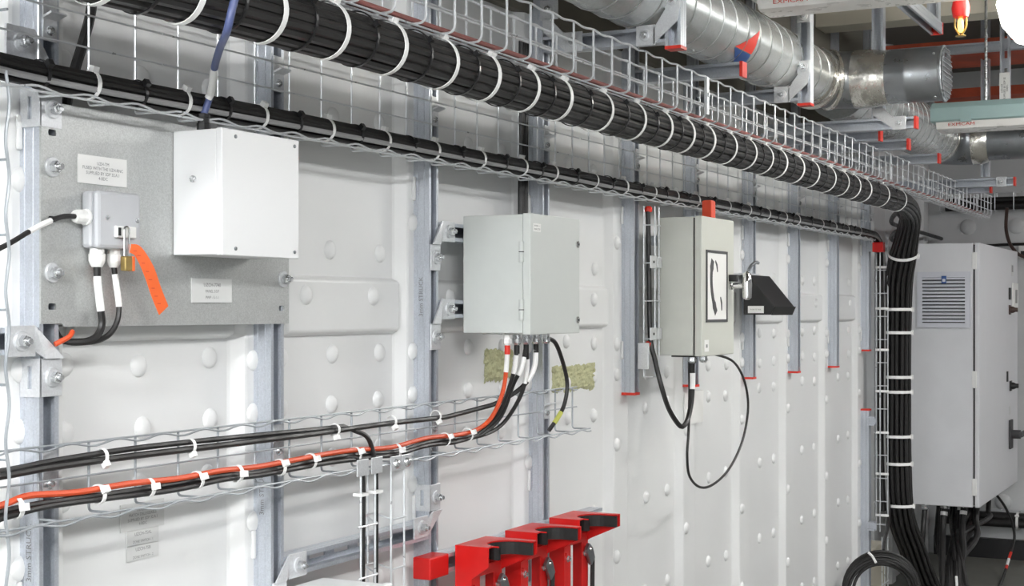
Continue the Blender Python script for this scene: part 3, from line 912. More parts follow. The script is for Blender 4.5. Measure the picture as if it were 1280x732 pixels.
for s_ in (-1, 1):
    MB().tube(bend([(sx, sy + s_ * .016, sz + .048), (sx, sy + s_ * .017, sz + .02), (sx, sy + s_ * .003, sz - .004)], .008), .0028, 6).build('frame_arm', 'brass', t, True)
MB().lathe([(.013, 0), (.015, .002), (.013, .004)], (sx, sy, sz - .008), (0, 0, 1), 16).build('deflector', 'brass', t, True)

# out-of-view luminaires: light from the left, plus ones added as fill
for i, (x, y) in enumerate(((-2.3, -0.85), (-0.7, -0.95), (-2.3, -2.2), (-0.6, -2.3), (0.9, -2.1), (4.0, -2.3), (5.9, -1.9), (8.4, -2.3))):
    t = T('ceiling_luminaire', (x, y, 2.62), ['lit ceiling luminaire at the rear end of the left wall', 'lit ceiling luminaire over the near end of the left wall', 'added side-light luminaire at the rear end of the aisle on the aisle side', 'added fill luminaire behind the viewer over the aisle', 'added fill luminaire ahead of the viewer on the aisle side', 'added fill luminaire across the aisle from the phone cabinet', 'added fill luminaire between the phone cabinet and the far cabinet', 'added fill luminaire across the aisle from the far cabinet'][i], 'light fixture', 'lit luminaires over the aisle')
    B(x - .62, x + .62, y - .12, y + .12, 2.655, 2.74).build('housing', 'lamp_body', t, bevel=.01)
    B(x - .59, x + .59, y - .10, y + .10, 2.62, 2.655).build('diffuser', 'glow_bright' if i < 3 else 'glow' if i in (3, 4, 6) else 'glow_dim', t)
    for s_ in (-.4, .4):
        MB().cyl((x + s_, y, 2.74), (x + s_, y, CEIL), .006, 8).build('hanger_rod', 'bolt', t)

# ------------------------------------------------------------------ galvanised mounting plate
gp = T('mounting_plate', (2.05, -0.002, 1.573), 'galvanised steel mounting plate bolted across two posts at the left', 'plate')
pl = MB().prism([(1.7205, 1.578), (1.768, 1.578), (1.770, 1.573), (2.377, 1.573), (2.377, 1.926), (1.7205, 1.926)], 'y', -0.004, -0.0006).build('sheet', 'plate', gp)
h = MB()
for x, z in ((1.7445, 1.878), (1.7445, 1.742), (1.7445, 1.605), (2.353, 1.603)):
    h.prism([(x + .0085 * math.copysign(min(1, abs(math.cos(a)) * 1.25), math.cos(a)), z + .0052 * math.copysign(min(1, abs(math.sin(a)) * 1.25), math.sin(a))) for a in [2 * math.pi * (i + .5) / 12 for i in range(12)]], 'y', -.02, .02)
cut(pl, h)
MB().prism([(-.004, 1.573), (.012, 1.573), (.012, 1.5755), (-.0012, 1.5755)], 'x', 1.775, 2.374).build('bottom_flange', 'plate', gp)
MB().prism([(-.004, 1.926), (.012, 1.926), (.012, 1.9235), (-.0012, 1.9235)], 'x', 1.775, 2.374).build('top_flange', 'plate', gp)
for x, z in ((1.744, 1.824), (1.744, 1.658), (2.357, 1.659)):
    hexbolt(gp, (x, -.004, z), (0, -1, 0), .0098)

def label_plate(x0, x1, z0, z1, y, label, lines, m='label', sizes=None, cat='label'):
    t = T('label_plate', ((x0 + x1) / 2, y, z0), label, cat)
    B(x0, x1, y - .0022, y - .0004, z0, z1).build('plate', m, t)
    n = len(lines)
    for i, s_ in enumerate(lines):
        z = z1 - (z1 - z0) * (0.27 + 0.52 * i / max(n - 1, 1))
        lettering(s_, (sizes or [.0085] * n)[i], ((x0 + x1) / 2, y - .0026, z), t, 'ink_soft', '-y', 'CENTER', 1.0)
    return t
label_plate(1.799, 1.913, 1.804, 1.850, -.004, 'white engraved label above the cast grey switch box', ['UZH-TM', 'FUSED WITH THE UZH-RNC', 'SUPPLIED BY SDP 32.A.1', '4-BDC'], 'label', [.0075] * 4)
label_plate(2.081, 2.195, 1.613, 1.656, -.004, 'grey engraved label below the white junction box', ['UZCH-7740', 'PANEL S/S/F', 'PWP - 5-1-1'], 'steel_label', [.0095, .0075, .0075])
label_plate(1.975, 2.089, 1.214, 1.262, PAN_Y - .001, 'uppermost and widest of three labels on the wall below the low tray', ['UZCH-75', 'MATCH DELUGEABLE', 'SUPPLIED BY SDP 32.A.1', '4-BDC'], 'steel_label', [.0075] * 4)
label_plate(1.991, 2.074, 1.188, 1.2135, PAN_Y - .001, 'middle of three labels on the wall below the low tray', ['UZCH-75AL', 'ZONE SWITCH - 1'], 'steel_label', [.0085, .0065])
label_plate(1.991, 2.074, 1.161, 1.1865, PAN_Y - .001, 'lowest of three labels on the wall below the low tray', ['UZCH-75B', 'ZONE SWITCH - 2'], 'steel_label', [.0085, .0065])

# white junction box
jb = T('junction_box', (2.143, -.06, 1.695), 'white junction box on the galvanised plate', 'box')
B(2.032, 2.256, -.0985, -.0046, 1.695, 1.911).build('body', 'white_box', jb, bevel=.002)
B(2.031, 2.257, -.112, -.0990, 1.694, 1.912).build('lid', 'white_box', jb, bevel=.0015)
for x, z in ((2.068, 1.706), (2.068, 1.900), (2.243, 1.706), (2.243, 1.900)):
    MB().lathe([(.0035, 0), (.0035, .0015), (.002, .002)], (x, -.112, z), (0, -1, 0), 10).build('lid_screw', 'collar', jb)
MB().lathe([(.006, 0), (.006, .004), (.003, .005)], (2.032, -.05, 1.826), (-1, 0, 0), 12).build('side_plug', 'bolt', jb, True)
gl = MB().lathe([(.012, 0), (.012, .012), (.010, .013), (.010, .022), (.012, .023), (.012, .028), (.007, .030)], (2.049, -.058, 1.911), (0, 0, 1), 8).build('top_gland', 'black', jb)
bc = T('blue_cable', (2.1, -.07, 1.94), 'blue-grey cable rising from the top of the white junction box', 'cable')
MB().tube(smooth_path([(2.049, -.058, 1.938), (2.044, -.078, 1.975), (1.975, -.14, 2.003), (1.862, -.24, 2.010), (1.770, -.325, 2.014), (1.766, -.342, 2.058), (1.790, -.345, 2.11), (1.83, -.34, 2.20), (1.90, -.25, 2.5)], 8), .0062, 10).build('sheath', 'blue_cable', bc, True)
MB().tube(smooth_path([(2.0465, -.070, 1.966), (2.044, -.078, 1.975), (2.012, -.108, 1.991), (1.975, -.14, 2.003)], 6), .0068, 10).build('marker_sleeve', 'tie_white', bc, True)

# cast switch box with padlock
cb = T('switch_box', (1.857, -.022, 1.699), 'cast grey switch box with white glands and a padlock', 'box')
B(1.807, 1.908, -.027, -.0046, 1.699, 1.791).build('body', 'cast_box', cb, bevel=.006)
B(1.8065, 1.9085, -.041, -.0275, 1.6985, 1.7915).build('cover', 'cast_box', cb, bevel=.006)
for x, z in ((1.828, 1.748), (1.898, 1.747)):
    MB().lathe([(.004, 0), (.004, .002), (.0015, .0022)], (x, -.041, z), (0, -1, 0), 12).build('cover_screw', 'bolt', cb)
B(1.842, 1.889, -.0485, -.0412, 1.717, 1.736).build('latch_plate', 'gland', cb, bevel=.002)
B(1.845, 1.851, -.0495, -.0486, 1.720, 1.733).build('latch_window', 'dark', cb)
glp = [(.0118, 0), (.0118, .008), (.0135, .009), (.0135, .020), (.012, .024), (.0085, .030)]
MB().lathe(glp, (1.827, -.020, 1.699), (0, 0, -1), 12).build('gland', 'gland', cb)
MB().lathe([(r * .86, d) for r, d in glp], (1.866, -.020, 1.699), (0, 0, -1), 12).build('gland', 'gland', cb)
MB().lathe([(.0135, 0), (.0135, .004), (.0115, .005), (.0118, .018), (.0095, .026)], (1.807, -.016, 1.7485), (-1, 0, 0), 12).build('gland', 'gland', cb)
pk = T('padlock', (1.862, -.052, 1.664), 'small brass padlock hanging on the switch box latch', 'padlock')
B(1.852, 1.869, -.058, -.046, 1.663, 1.687).build('body', 'brass', pk, bevel=.002)
B(1.8692, 1.8745, -.058, -.046, 1.663, 1.687).build('orange_jacket', 'orange_tag', pk, bevel=.001)
MB().tube(bend([(1.8555, -.052, 1.686), (1.8555, -.052, 1.735), (1.8665, -.052, 1.735), (1.8665, -.052, 1.686)], .0052, 5), .0017, 8).build('shackle', 'chrome', pk, True)
ot = MB()
tp = smooth_path([(1.862, -.060, 1.700), (1.880, -.061, 1.694), (1.905, -.061, 1.664), (1.924, -.060, 1.630), (1.944, -.059, 1.599)], 5)
vs_ = []
for i, p in enumerate(tp):
    d = (tp[min(i + 1, len(tp) - 1)] - tp[max(i - 1, 0)]).normalized()
    nn = Vector((-d.z, 0, d.x))
    w = .007 + .0065 * min(1, i / 10)
    for s_, yy in ((-1, 0), (1, 0), (1, .0012), (-1, .0012)):
        vs_.append(p + nn * s_ * w + Vector((0, yy, 0)))
fs = [(4 * i + j, 4 * i + (j + 1) % 4, 4 * i + 4 + (j + 1) % 4, 4 * i + 4 + j) for i in range(len(tp) - 1) for j in range(4)]
ot.add(vs_, fs + [(0, 1, 2, 3), (4 * len(tp) - 1, 4 * len(tp) - 2, 4 * len(tp) - 3, 4 * len(tp) - 4)])
og = tag(ot.build('warning_tag', 'orange_tag', None), 'orange plastic tag dangling from the brass padlock', 'tag')
for i in range(4, len(tp) - 1, 2):
    B(tp[i].x - .010, tp[i].x - .002, tp[i].y - .0012, tp[i].y - .0006, tp[i].z - .0015, tp[i].z - .0005).build('print_mark', 'ink_red', og)

def cable(name, pts, r, m, label, n=8, k=7, sleeves=(), cat='cable', group=None):
    """free cable; sleeves: (from, to, material) as fractions of its length"""
    P = smooth_path(pts, k)
    t = T(name, P[0], label, cat, group)
    MB().tube(P, r, n).build('sheath', m, t, True)
    for a, b, sm in sleeves:
        i0, i1 = int(a * (len(P) - 1)), max(int(b * (len(P) - 1)), int(a * (len(P) - 1)) + 1)
        MB().tube(P[i0:i1 + 1], r * 1.12, n).build('marker_sleeve', sm, t, True)
    return t
cable('switch_cable', [(1.50, -.03, 1.650), (1.612, -.032, 1.692), (1.667, -.032, 1.718), (1.709, -.025, 1.734), (1.752, -.018, 1.746), (1.785, -.016, 1.7485)], .0042, 'cable', 'black cable entering the switch box from the left', sleeves=[(.42, .68, 'tie_white')])
cable('switch_cable', [(1.827, -.020, 1.672), (1.829, -.020, 1.64), (1.834, -.022, 1.598), (1.836, -.022, 1.575), (1.824, -.020, 1.556), (1.800, -.010, 1.549), (1.772, .012, 1.556), (1.765, .028, 1.60)], .0058, 'cable', 'black cable looping below the switch box from its left gland', sleeves=[(.10, .30, 'tie_white')])
cable('switch_cable', [(1.866, -.020, 1.672), (1.870, -.022, 1.64), (1.874, -.024, 1.605), (1.868, -.024, 1.578), (1.850, -.020, 1.557), (1.820, -.008, 1.548), (1.785, .016, 1.553), (1.775, .03, 1.60)], .0048, 'cable', 'black cable looping below the switch box from its right gland', sleeves=[(.08, .30, 'tie_white')])
ob = MB().tube(smooth_path([(1.742, -.012, 1.546), (1.752, -.016, 1.551), (1.765, -.020, 1.558), (1.774, -.018, 1.566)], 4), .0042, 8).build('orange_strap', 'orange_cable', None, True)
tag(ob, 'short orange strap end below the galvanised plate', 'strap')

# ------------------------------------------------------------------ hinged grey box
X0, X1, Z0, Z1 = 3.088, 3.362, 1.545, 1.823
hb = T('control_box', ((X0 + X1) / 2, -.1, Z0), 'hinged light grey steel box in the middle of the wall', 'box')
B(X0, X1, -.158, -.0005, Z0, Z1).build('body', 'grey_box', hb, bevel=.002)
dr = B(X0 - .002, X1 + .002, -.180, -.1595, Z0 - .003, Z1 + .002).build('door', 'grey_box', hb, bevel=.002)
for z in (1.735, 1.60):
    hn = MB().cyl((X0 - .006, -.1585, z - .024), (X0 - .006, -.1585, z + .024), .0058, 12).build('hinge', 'grey_box', hb, True)
    MB().cyl((X0 - .006, -.1585, z - .001), (X0 - .006, -.1585, z + .001), .0062, 12).build('hinge_joint', 'dark', hn, True)
for z in (1.762, 1.575):
    lk = MB().lathe([(.0085, 0), (.0085, .003), (.006, .005)], (X1 - .014, -.180, z), (0, -1, 0), 14).build('lock', 'chrome', dr, True)
    MB().lathe([(.003, 0), (.003, .001)], (X1 - .014, -.185, z), (0, -1, 0), 8).build('key_slot', 'dark', lk)
MB().lathe([(.010, 0), (.010, .012), (.005, .014)], (X1 + .002, -.150, 1.690), (1, 0, 0), 12).build('side_catch', 'grey_box', hb, True)
st = B(X0 + .012, X0 + .052, -.1808, -.1801, 1.783, 1.802).build('sticker', 'label', dr)
for i, s_ in enumerate(('HYDRO - 1', 'MAIN STOP')):
    lettering(s_, .0062, (X0 + .032, -.1812, 1.7965 - .008 * i), st, 'ink')
MB().box(X0 + .06, X1 - .03, -.150, -.02, Z0 - .004, Z0 + .0).build('gland_plate', 'grey_box', hb)
glx = [(3.115, 'red_cap'), (3.165, 'cable'), (3.215, 'cable'), (3.270, 'cable'), (3.325, 'cable')]
for i, (x, c) in enumerate(glx):
    g_ = MB().lathe([(.0095, 0), (.0095, .009), (.0112, .010), (.0112, .020), (.0075, .025)], (x, -.105, Z0 - .004), (0, 0, -1), 6).build('gland', 'bolt' if i else 'gland', hb)
    if i < 4:
        MB().lathe([(.0068, 0), (.0068, .022)], (x, -.105, Z0 - .028), (0, 0, -1), 12).build('gland_boot', c, g_, True)
MB().lathe([(.005, 0), (.005, .005)], (X0 + .03, -.09, Z0), (0, 0, -1), 10).build('drain_plug', 'gland', hb)
# orange and black feeders of the low tray
orange = [(1.30, -.04, 1.300), (1.55, -.042, 1.308), (1.612, -.040, 1.313), (1.66, -.040, 1.320), (1.76, -.040, 1.314), (1.88, -.040, 1.315), (2.0, -.040, 1.311), (2.12, -.040, 1.313), (2.24, -.040, 1.310), (2.45, -.040, 1.314), (2.56, -.040, 1.313), (2.70, -.040, 1.307), (2.85, -.040, 1.315), (2.97, -.042, 1.312), (3.06, -.05, 1.318), (3.10, -.07, 1.345), (3.117, -.09, 1.40), (3.119, -.10, 1.46), (3.115, -.105, 1.516)]
cable('orange_cable', orange, .0052, 'orange_cable', 'bright orange cable running along the low tray up to the hinged grey box', sleeves=[(.94, .99, 'tie_white')], k=8)
lowb = T('cable_bundle', (2.2, -.035, 1.285), 'lower bundle of black cables tied along the low tray under the orange cable', 'cable bundle')
lp = smooth_path([(1.30, -.038, 1.283), (1.55, -.038, 1.292), (1.612, -.038, 1.297), (1.70, -.038, 1.302), (1.88, -.036, 1.299), (2.0, -.036, 1.297), (2.12, -.036, 1.299), (2.24, -.036, 1.296), (2.45, -.036, 1.300), (2.60, -.036, 1.297), (2.72, -.036, 1.292), (2.85, -.036, 1.301), (2.97, -.038, 1.300)], 6)
ends = [[(3.07, -.048, 1.306), (3.135, -.07, 1.35), (3.158, -.09, 1.42), (3.166, -.10, 1.47), (3.165, -.105, 1.512)],
        [(3.09, -.046, 1.304), (3.16, -.065, 1.345), (3.185, -.085, 1.42), (3.20, -.10, 1.46), (3.214, -.105, 1.512)],
        [(3.10, -.044, 1.302), (3.19, -.055, 1.325), (3.235, -.08, 1.39), (3.238, -.095, 1.45), (3.218, -.105, 1.512)]]
offs = [(.0055, 0.003), (-.0045, 0.004), (.001, -.0040)]
for pts, en in zip(bundle_paths(lp, offs, .0012, 9), ends):
    full = pts + smooth_path([pts[-1]] + [Vector(e) for e in en], 6)[1:]
    c = MB().tube(full, .0050, 8).build('cable', 'cable', lowb, True)
    MB().tube(full[-10:-3], .0061, 8).build('marker_sleeve', 'tie_white', c, True)
tw = ring_tie(.0128, .0075, .0016, 20, math.radians(165), 1.12).mesh('white_tie', 'tie_white')
for x in (1.635, 1.81, 1.93, 2.055, 2.17, 2.30, 2.40, 2.56, 2.72, 2.93, 3.03):
    p = on_path(lp, x) if x < 2.95 else Vector((x, -.042, 1.304))
    piece('white_tie', tw, lowb, p + Vector((0, -.002, .005)), (random.uniform(-.25, .25), 0, random.uniform(-.25, .25)))
upb = T('cable_bundle', (2.2, -.03, 1.35), 'upper pair of black cables tied along the low tray, free at the hinged grey box', 'cable bundle')
l2 = smooth_path([(1.30, -.03, 1.350), (1.60, -.030, 1.356), (1.72, -.030, 1.362), (1.90, -.028, 1.364), (2.15, -.028, 1.361), (2.45, -.028, 1.358), (2.70, -.028, 1.360), (2.95, -.028, 1.360)], 6)
e2 = [[(3.10, -.030, 1.364), (3.17, -.05, 1.376), (3.24, -.08, 1.41), (3.268, -.10, 1.455), (3.270, -.105, 1.512)], None]
for pts, en, r in zip(bundle_paths(l2, [(.003, .004), (-.002, -.005)], .0018, 4), e2, (.0058, .0050)):
    if en:
        pts = pts + smooth_path([pts[-1]] + [Vector(e) for e in en], 6)[1:]
    else:
        pts = [p for p in pts if p.x < 2.56] + smooth_path([(2.57, -.028, 1.352), (2.60, -.04, 1.338), (2.615, -.045, 1.31), (2.62, -.05, 1.27), (2.622, -.05, 1.15), (2.62, -.05, .9)], 5)
    c = MB().tube(pts, r, 8).build('cable', 'cable', upb, True)
    if en:
        MB().tube(pts[-11:-1], r * 1.16, 8).build('marker_sleeve', 'tie_white', c, True)
t2 = ring_tie(.0118, .0060, .0014, 18, math.radians(240)).mesh('white_tie', 'tie_white')
for x in (1.83, 2.05, 2.50, 2.72, 2.91):
    piece('white_tie', t2, upb, on_path(l2, x), (random.uniform(-.2, .2), 0, random.uniform(-.3, .3)))
cable('drop_cable', [(2.50, -.030, 1.300), (2.555, -.045, 1.296), (2.568, -.052, 1.26), (2.568, -.052, 1.1), (2.566, -.052, .9)], .005, 'cable', 'thin black cable dropping through the left half of the small vertical tray')
cable('earth_cable', [(3.325, -.105, 1.520), (3.335, -.105, 1.540 - .012), (3.385, -.104, 1.515), (3.440, -.10, 1.46), (3.463, -.10, 1.408), (3.450, -.098, 1.358), (3.428, -.09, 1.325), (3.405, -.075, 1.292)], .0055, 'cable', 'black earth cable curving from the hinged grey box to the low tray', sleeves=[(.80, .93, 'yellow_sleeve')])

cable('drop_cable', [(1.87, .008, 2.25), (1.846, .008, 2.10), (1.828, .008, 2.04), (1.810, .010, 1.99), (1.795, .013, 1.935), (1.785, .02, 1.86)], .0085, 'cable', 'thick black cable slipping behind the slim bundle above the galvanised plate')
for i in range(2):
    cable('drop_cable', [(3.445 + .024 * i, .022, 2.30), (3.442 + .024 * i, .022, 2.05), (3.440 + .024 * i, .022, 1.80)], .0085, 'cable', ['left of two black cables dropping behind the hinged grey box', 'right of two black cables dropping behind the hinged grey box'][i])
# mineral wool showing through two cut-outs of the wall
def wool(x0, x1, z0, z1, label, seed):
    rnd = random.Random(seed)
    nx, nz = 26, 12
    vs_, fs = [], []
    for i in range(nx + 1):
        for j in range(nz + 1):
            e = i in (0, nx) or j in (0, nz)
            ragged = rnd.uniform(-.004, .004) if e else 0
            vs_.append((x0 + (x1 - x0) * i / nx + ragged, PAN_Y - (.0005 if e else rnd.uniform(.003, .010)), z0 + (z1 - z0) * j / nz + (ragged - (.006 if j == 0 and rnd.random() > .6 else 0))))
    for i in range(nx):
        for j in range(nz):
            a = i * (nz + 1) + j
            fs.append((a, a + 1, a + nz + 2, a + nz + 1))
    return tag(MB().add(vs_, fs).build('insulation_patch', 'wool', None), label, 'insulation')
wool(3.319, 3.475, 1.420, 1.500, 'shaded mineral wool patch below the hinged grey box', 1)
wool(3.720, 4.014, 1.372, 1.442, 'yellowish mineral wool patch right of the post under the hinged grey box', 2)

# ------------------------------------------------------------------ small vertical tray and white box below the low tray
vt = T('cable_tray', (2.63, -.03, .7), 'small vertical wire mesh tray hanging from the low tray', 'cable tray')
for x, y in ((2.548, -.060), (2.602, -.060), (2.665, -.060), (2.718, -.060), (2.64, -.018)):
    wire(vt, [(x, y, .7), (x, y, 1.285)], .0024, 6, 'long_wire')
for i in range(6):
    z = 1.158 - .105 * i
    wire(vt, bend([(2.535, -.062, z), (2.61, -.062, z), (2.62, -.020, z + .012), (2.66, -.020, z + .012), (2.67, -.062, z), (2.722, -.062, z)], .005), .0021, 6, 'rung')
for x in (2.548, 2.602):
    B(x - .022, x + .020, -.0665, -.0635, 1.262, 1.296).build('clamp_plate', 'bright', vt, bevel=.001)
for x in (2.672, 2.716):
    c = B(x - .020, x + .020, -.0685, -.0655, 1.262, 1.292).build('clamp_plate', 'bright', vt, bevel=.001)
    MB().lathe([(.011, 0), (.010, .004), (.006, .008), (.002, .009)], (x, -.0685, 1.276), (0, -1, 0), 16).build('clamp_screw', 'bolt', c, True)
for x in (2.558, 2.612):
    B(x - .015, x + .012, -.066, -.044, 1.220, 1.226).build('white_tie', 'tie_white', vt)
sbx = T('junction_box', (2.36, -.1, .85), 'white box whose top shows at the bottom edge below the low rail', 'box')
B(2.235, 2.492, -.150, -.004, .85, 1.060).build('body', 'white_box', sbx, bevel=.004)
B(2.230, 2.497, -.168, -.1505, .845, 1.062).build('lid', 'white_box', sbx, bevel=.004)

# ------------------------------------------------------------------ phone cabinet
X0, X1, Z0, Z1 = 4.268, 4.572, 1.460, 1.884
pc = T('phone_cabinet', ((X0 + X1) / 2, -.1, Z0), 'grey phone cabinet with a handset pictogram on its door', 'cabinet')
B(X0, X1, -.150, -.032, Z0, Z1).build('body', 'phone_box', pc, bevel=.003)
B(X0 + .004, X1 - .004, -.1545, -.1505, Z0 + .003, Z1 - .003).build('door_gasket', 'dark', pc)
dr = B(X0 - .001, X1 + .001, -.178, -.155, Z0 - .002, Z1 + .002).build('door', 'phone_box', pc, bevel=.003)
for z in (1.53, 1.80):
    B(4.30, 4.54, -.032, -.001, z, z + .03).build('mounting_bar', 'strut', pc)
wn = MB()
a, b, c, d = 4.304, 4.502, 1.562, 1.784
for (x0, x1, z0, z1) in ((a, b, d - .008, d), (a, b, c, c + .008), (a, a + .008, c + .008, d - .008), (b - .008, b, c + .008, d - .008)):
    wn.box(x0, x1, -.1815, -.1781, z0, z1)
fr = wn.build('window_frame', 'ink', dr)
pn = B(a + .008, b - .008, -.1795, -.1781, c + .008, d - .008).build('pictogram_panel', 'label', dr)
# handset: a curved bow with two end pads
hs = MB()
bow = []
for i in range(15):
    t_ = -1 + 2 * i / 14
    bow.append((4.352 + .016 * t_ - .030 * t_ * 0 + .030 * (t_ * t_) * .9, 1.672 - .082 * t_))
def ribbon(mb, pts, ws, y0, y1):
    L, R = [], []
    for i, (x, z) in enumerate(pts):
        p, q = pts[max(i - 1, 0)], pts[min(i + 1, len(pts) - 1)]
        dx, dz = q[0] - p[0], q[1] - p[1]
        l = math.hypot(dx, dz)
        L.append((x - dz / l * ws[i], z + dx / l * ws[i]))
        R.append((x + dz / l * ws[i], z - dx / l * ws[i]))
    mb.prism(L + R[::-1], 'y', y0, y1)
ribbon(hs, bow, [.013 if i in (0, 1, 13, 14) else (.016 if i in (2, 12) else .011) for i in range(15)], -.1802, -.1796)
hs.build('handset_sign', 'ink', pn)
h2 = MB()
ribbon(h2, [(4.388, 1.752), (4.402, 1.738), (4.408, 1.718)], [.0035, .006, .0035], -.1802, -.1796)
ribbon(h2, [(4.436, 1.640), (4.446, 1.622), (4.448, 1.598)], [.0035, .006, .0035], -.1802, -.1796)
h2.build('handset_sign', 'ink', pn)
B(X0 + .022, X0 + .062, -.1788, -.1781, 1.472, 1.508).build('sticker', 'label', dr)
B(X0 + .034, X0 + .050, -.1792, -.1789, 1.484, 1.494).build('sticker_print', 'grey_cable', dr)
# lever handle
hd = MB().lathe([(.012, 0), (.012, .008), (.008, .010), (.008, .052), (.013, .054), (.013, .066)], (4.530, -.178, 1.676), (0, -1, 0), 16).build('handle_stem', 'chrome', dr, True)
MB().lathe([(.006, 0), (.014, .006), (.016, .05), (.012, .082), (.004, .09)], (4.530, -.236, 1.632), (0, 0, 1), 14).build('handle_grip', 'chrome', hd, True)
MB().tube(smooth_path([(4.534, -.236, 1.700), (4.536, -.238, 1.724), (4.548, -.245, 1.742), (4.575, -.252, 1.752), (4.590, -.254, 1.750)], 4), .0052, 8).build('handle_lever', 'collar', hd, True)
B(4.520, 4.536, -.205, -.178, 1.690, 1.712).build('handle_block', 'black', hd, bevel=.002)
for x in (4.40, 4.50):
    g_ = MB().lathe([(.012, 0), (.012, .010), (.0135, .011), (.0135, .022), (.009, .028)], (x, -.10, Z0), (0, 0, -1), 6).build('gland', 'bolt', pc)
B(4.32, 4.44, -.13, -.06, Z0 - .006, Z0 - .0005).build('gland_plate', 'dark', pc)
bk = T('end_block', (4.535, -.10, Z1), 'salmon-red plastic block standing on the phone cabinet', 'block')
B(4.516, 4.556, -.122, -.090, Z1 + .0005, 1.950).build('body', 'salmon', bk, bevel=.002)
B(4.521, 4.551, -.118, -.094, 1.950, 1.952).build('top_pad', 'salmon', bk)
cable('phone_cable', [(4.20, -.030, 1.90), (4.208, -.030, 1.70), (4.208, -.034, 1.52), (4.205, -.05, 1.45), (4.200, -.07, 1.38), (4.225, -.085, 1.305), (4.275, -.095, 1.255), (4.312, -.10, 1.240), (4.355, -.10, 1.258), (4.388, -.10, 1.305), (4.400, -.10, 1.36), (4.400, -.10, 1.435)], .0078, 'cable', 'thick black cable hanging in a loop under the phone cabinet', sleeves=[(.905, .965, 'tie_white')])
rt = MB().lathe([(.006, 0), (.011, .004), (.012, .014), (.007, .02)], (4.208, -.030, 1.485), (0, 0, 1), 12).build('cable_bushing', 'red_cap', None, True)
tag(rt, 'lower red bushing on the cable in the narrow vertical tray', 'bushing')
rt = MB().lathe([(.006, 0), (.011, .004), (.012, .014), (.007, .02)], (4.203, -.030, 1.895), (0, 0, 1), 12).build('cable_bushing', 'red_cap', None, True)
tag(rt, 'upper red bushing where a cable leaves the upper wall tray', 'bushing')
cable('handset_cable', [(4.402, -.088, 1.44), (4.400, -.09, 1.34), (4.378, -.095, 1.22), (4.352, -.10, 1.145), (4.374, -.10, 1.08), (4.47, -.10, 1.036), (4.60, -.10, 1.032), (4.76, -.10, 1.068), (4.90, -.10, 1.150), (4.962, -.10, 1.260), (4.92, -.10, 1.355), (4.80, -.10, 1.425), (4.61, -.10, 1.455), (4.545, -.10, 1.462)], .0042, 'cable', 'thin black cable making the wide loop below the phone cabinet')
tag(B(4.70, 4.885, .036, .0395, 1.212, 1.322).build('paper_sheet', 'label', None), 'blank white sheet on the wall under the phone cabinet', 'sheet')

# narrow vertical tray between the post and the phone cabinet
vt = T('cable_tray', (4.235, -.03, 1.40), 'narrow vertical wire mesh tray left of the phone cabinet', 'cable tray')
for x, y in ((4.185, -.022), (4.218, -.045), (4.252, -.045)):
    wire(vt, [(x, y, 1.395), (x, y, 1.915)], .0024, 6, 'long_wire')
for i in range(5):
    z = 1.397 + .115 * i
    wire(vt, bend([(4.183, -.020, z), (4.187, -.048, z), (4.256, -.048, z)], .004), .0020, 6, 'rung')
for z in (1.745, 1.527):
    B(4.165, 4.215, -.0525, -.0495, z - .019, z + .019).build('clamp_plate', 'bright', vt, bevel=.001)
    c = B(4.222, 4.258, -.0525, -.0495, z - .017, z + .017).build('clamp_plate', 'bright', vt, bevel=.001)
    MB().lathe([(.004, 0), (.004, .002)], (4.19, -.0525, z), (0, -1, 0), 8).build('clamp_screw', 'dark', vt)
B(4.178, 4.19, -.040, -.004, 1.42, 1.50).build('clamp_arm', 'bright', vt, bevel=.002)

# black wedge holder on the next post
wx0, wx1 = 5.215, 5.475
wh = T('wedge_holder', (5.34, -.06, 1.582), 'black wedge-shaped holder with a white label right of the phone cabinet', 'holder')
MB().prism([(-.0008, 1.582), (-.0008, 1.728), (-.020, 1.728), (-.118, 1.610), (-.104, 1.582)], 'x', wx0, wx1).build('body', 'black', wh, bevel=.003)
MB().prism([(-.1190, 1.611), (-.1055, 1.5815), (-.1085, 1.5805), (-.1225, 1.612)], 'x', wx0, wx1).build('front_lip', 'rubber', wh)
lb = B(wx0 - .0012, wx0 - .0003, -.078, -.018, 1.588, 1.614).build('sticker', 'label', wh)
lettering('PUSH TO TALK', .006, (wx0 - .0016, -.048, 1.601), lb, 'ink', '-x')
B(5.20, 5.40, -.0005, .0405, 1.728, 1.735).build('back_strip', 'bright', wh)

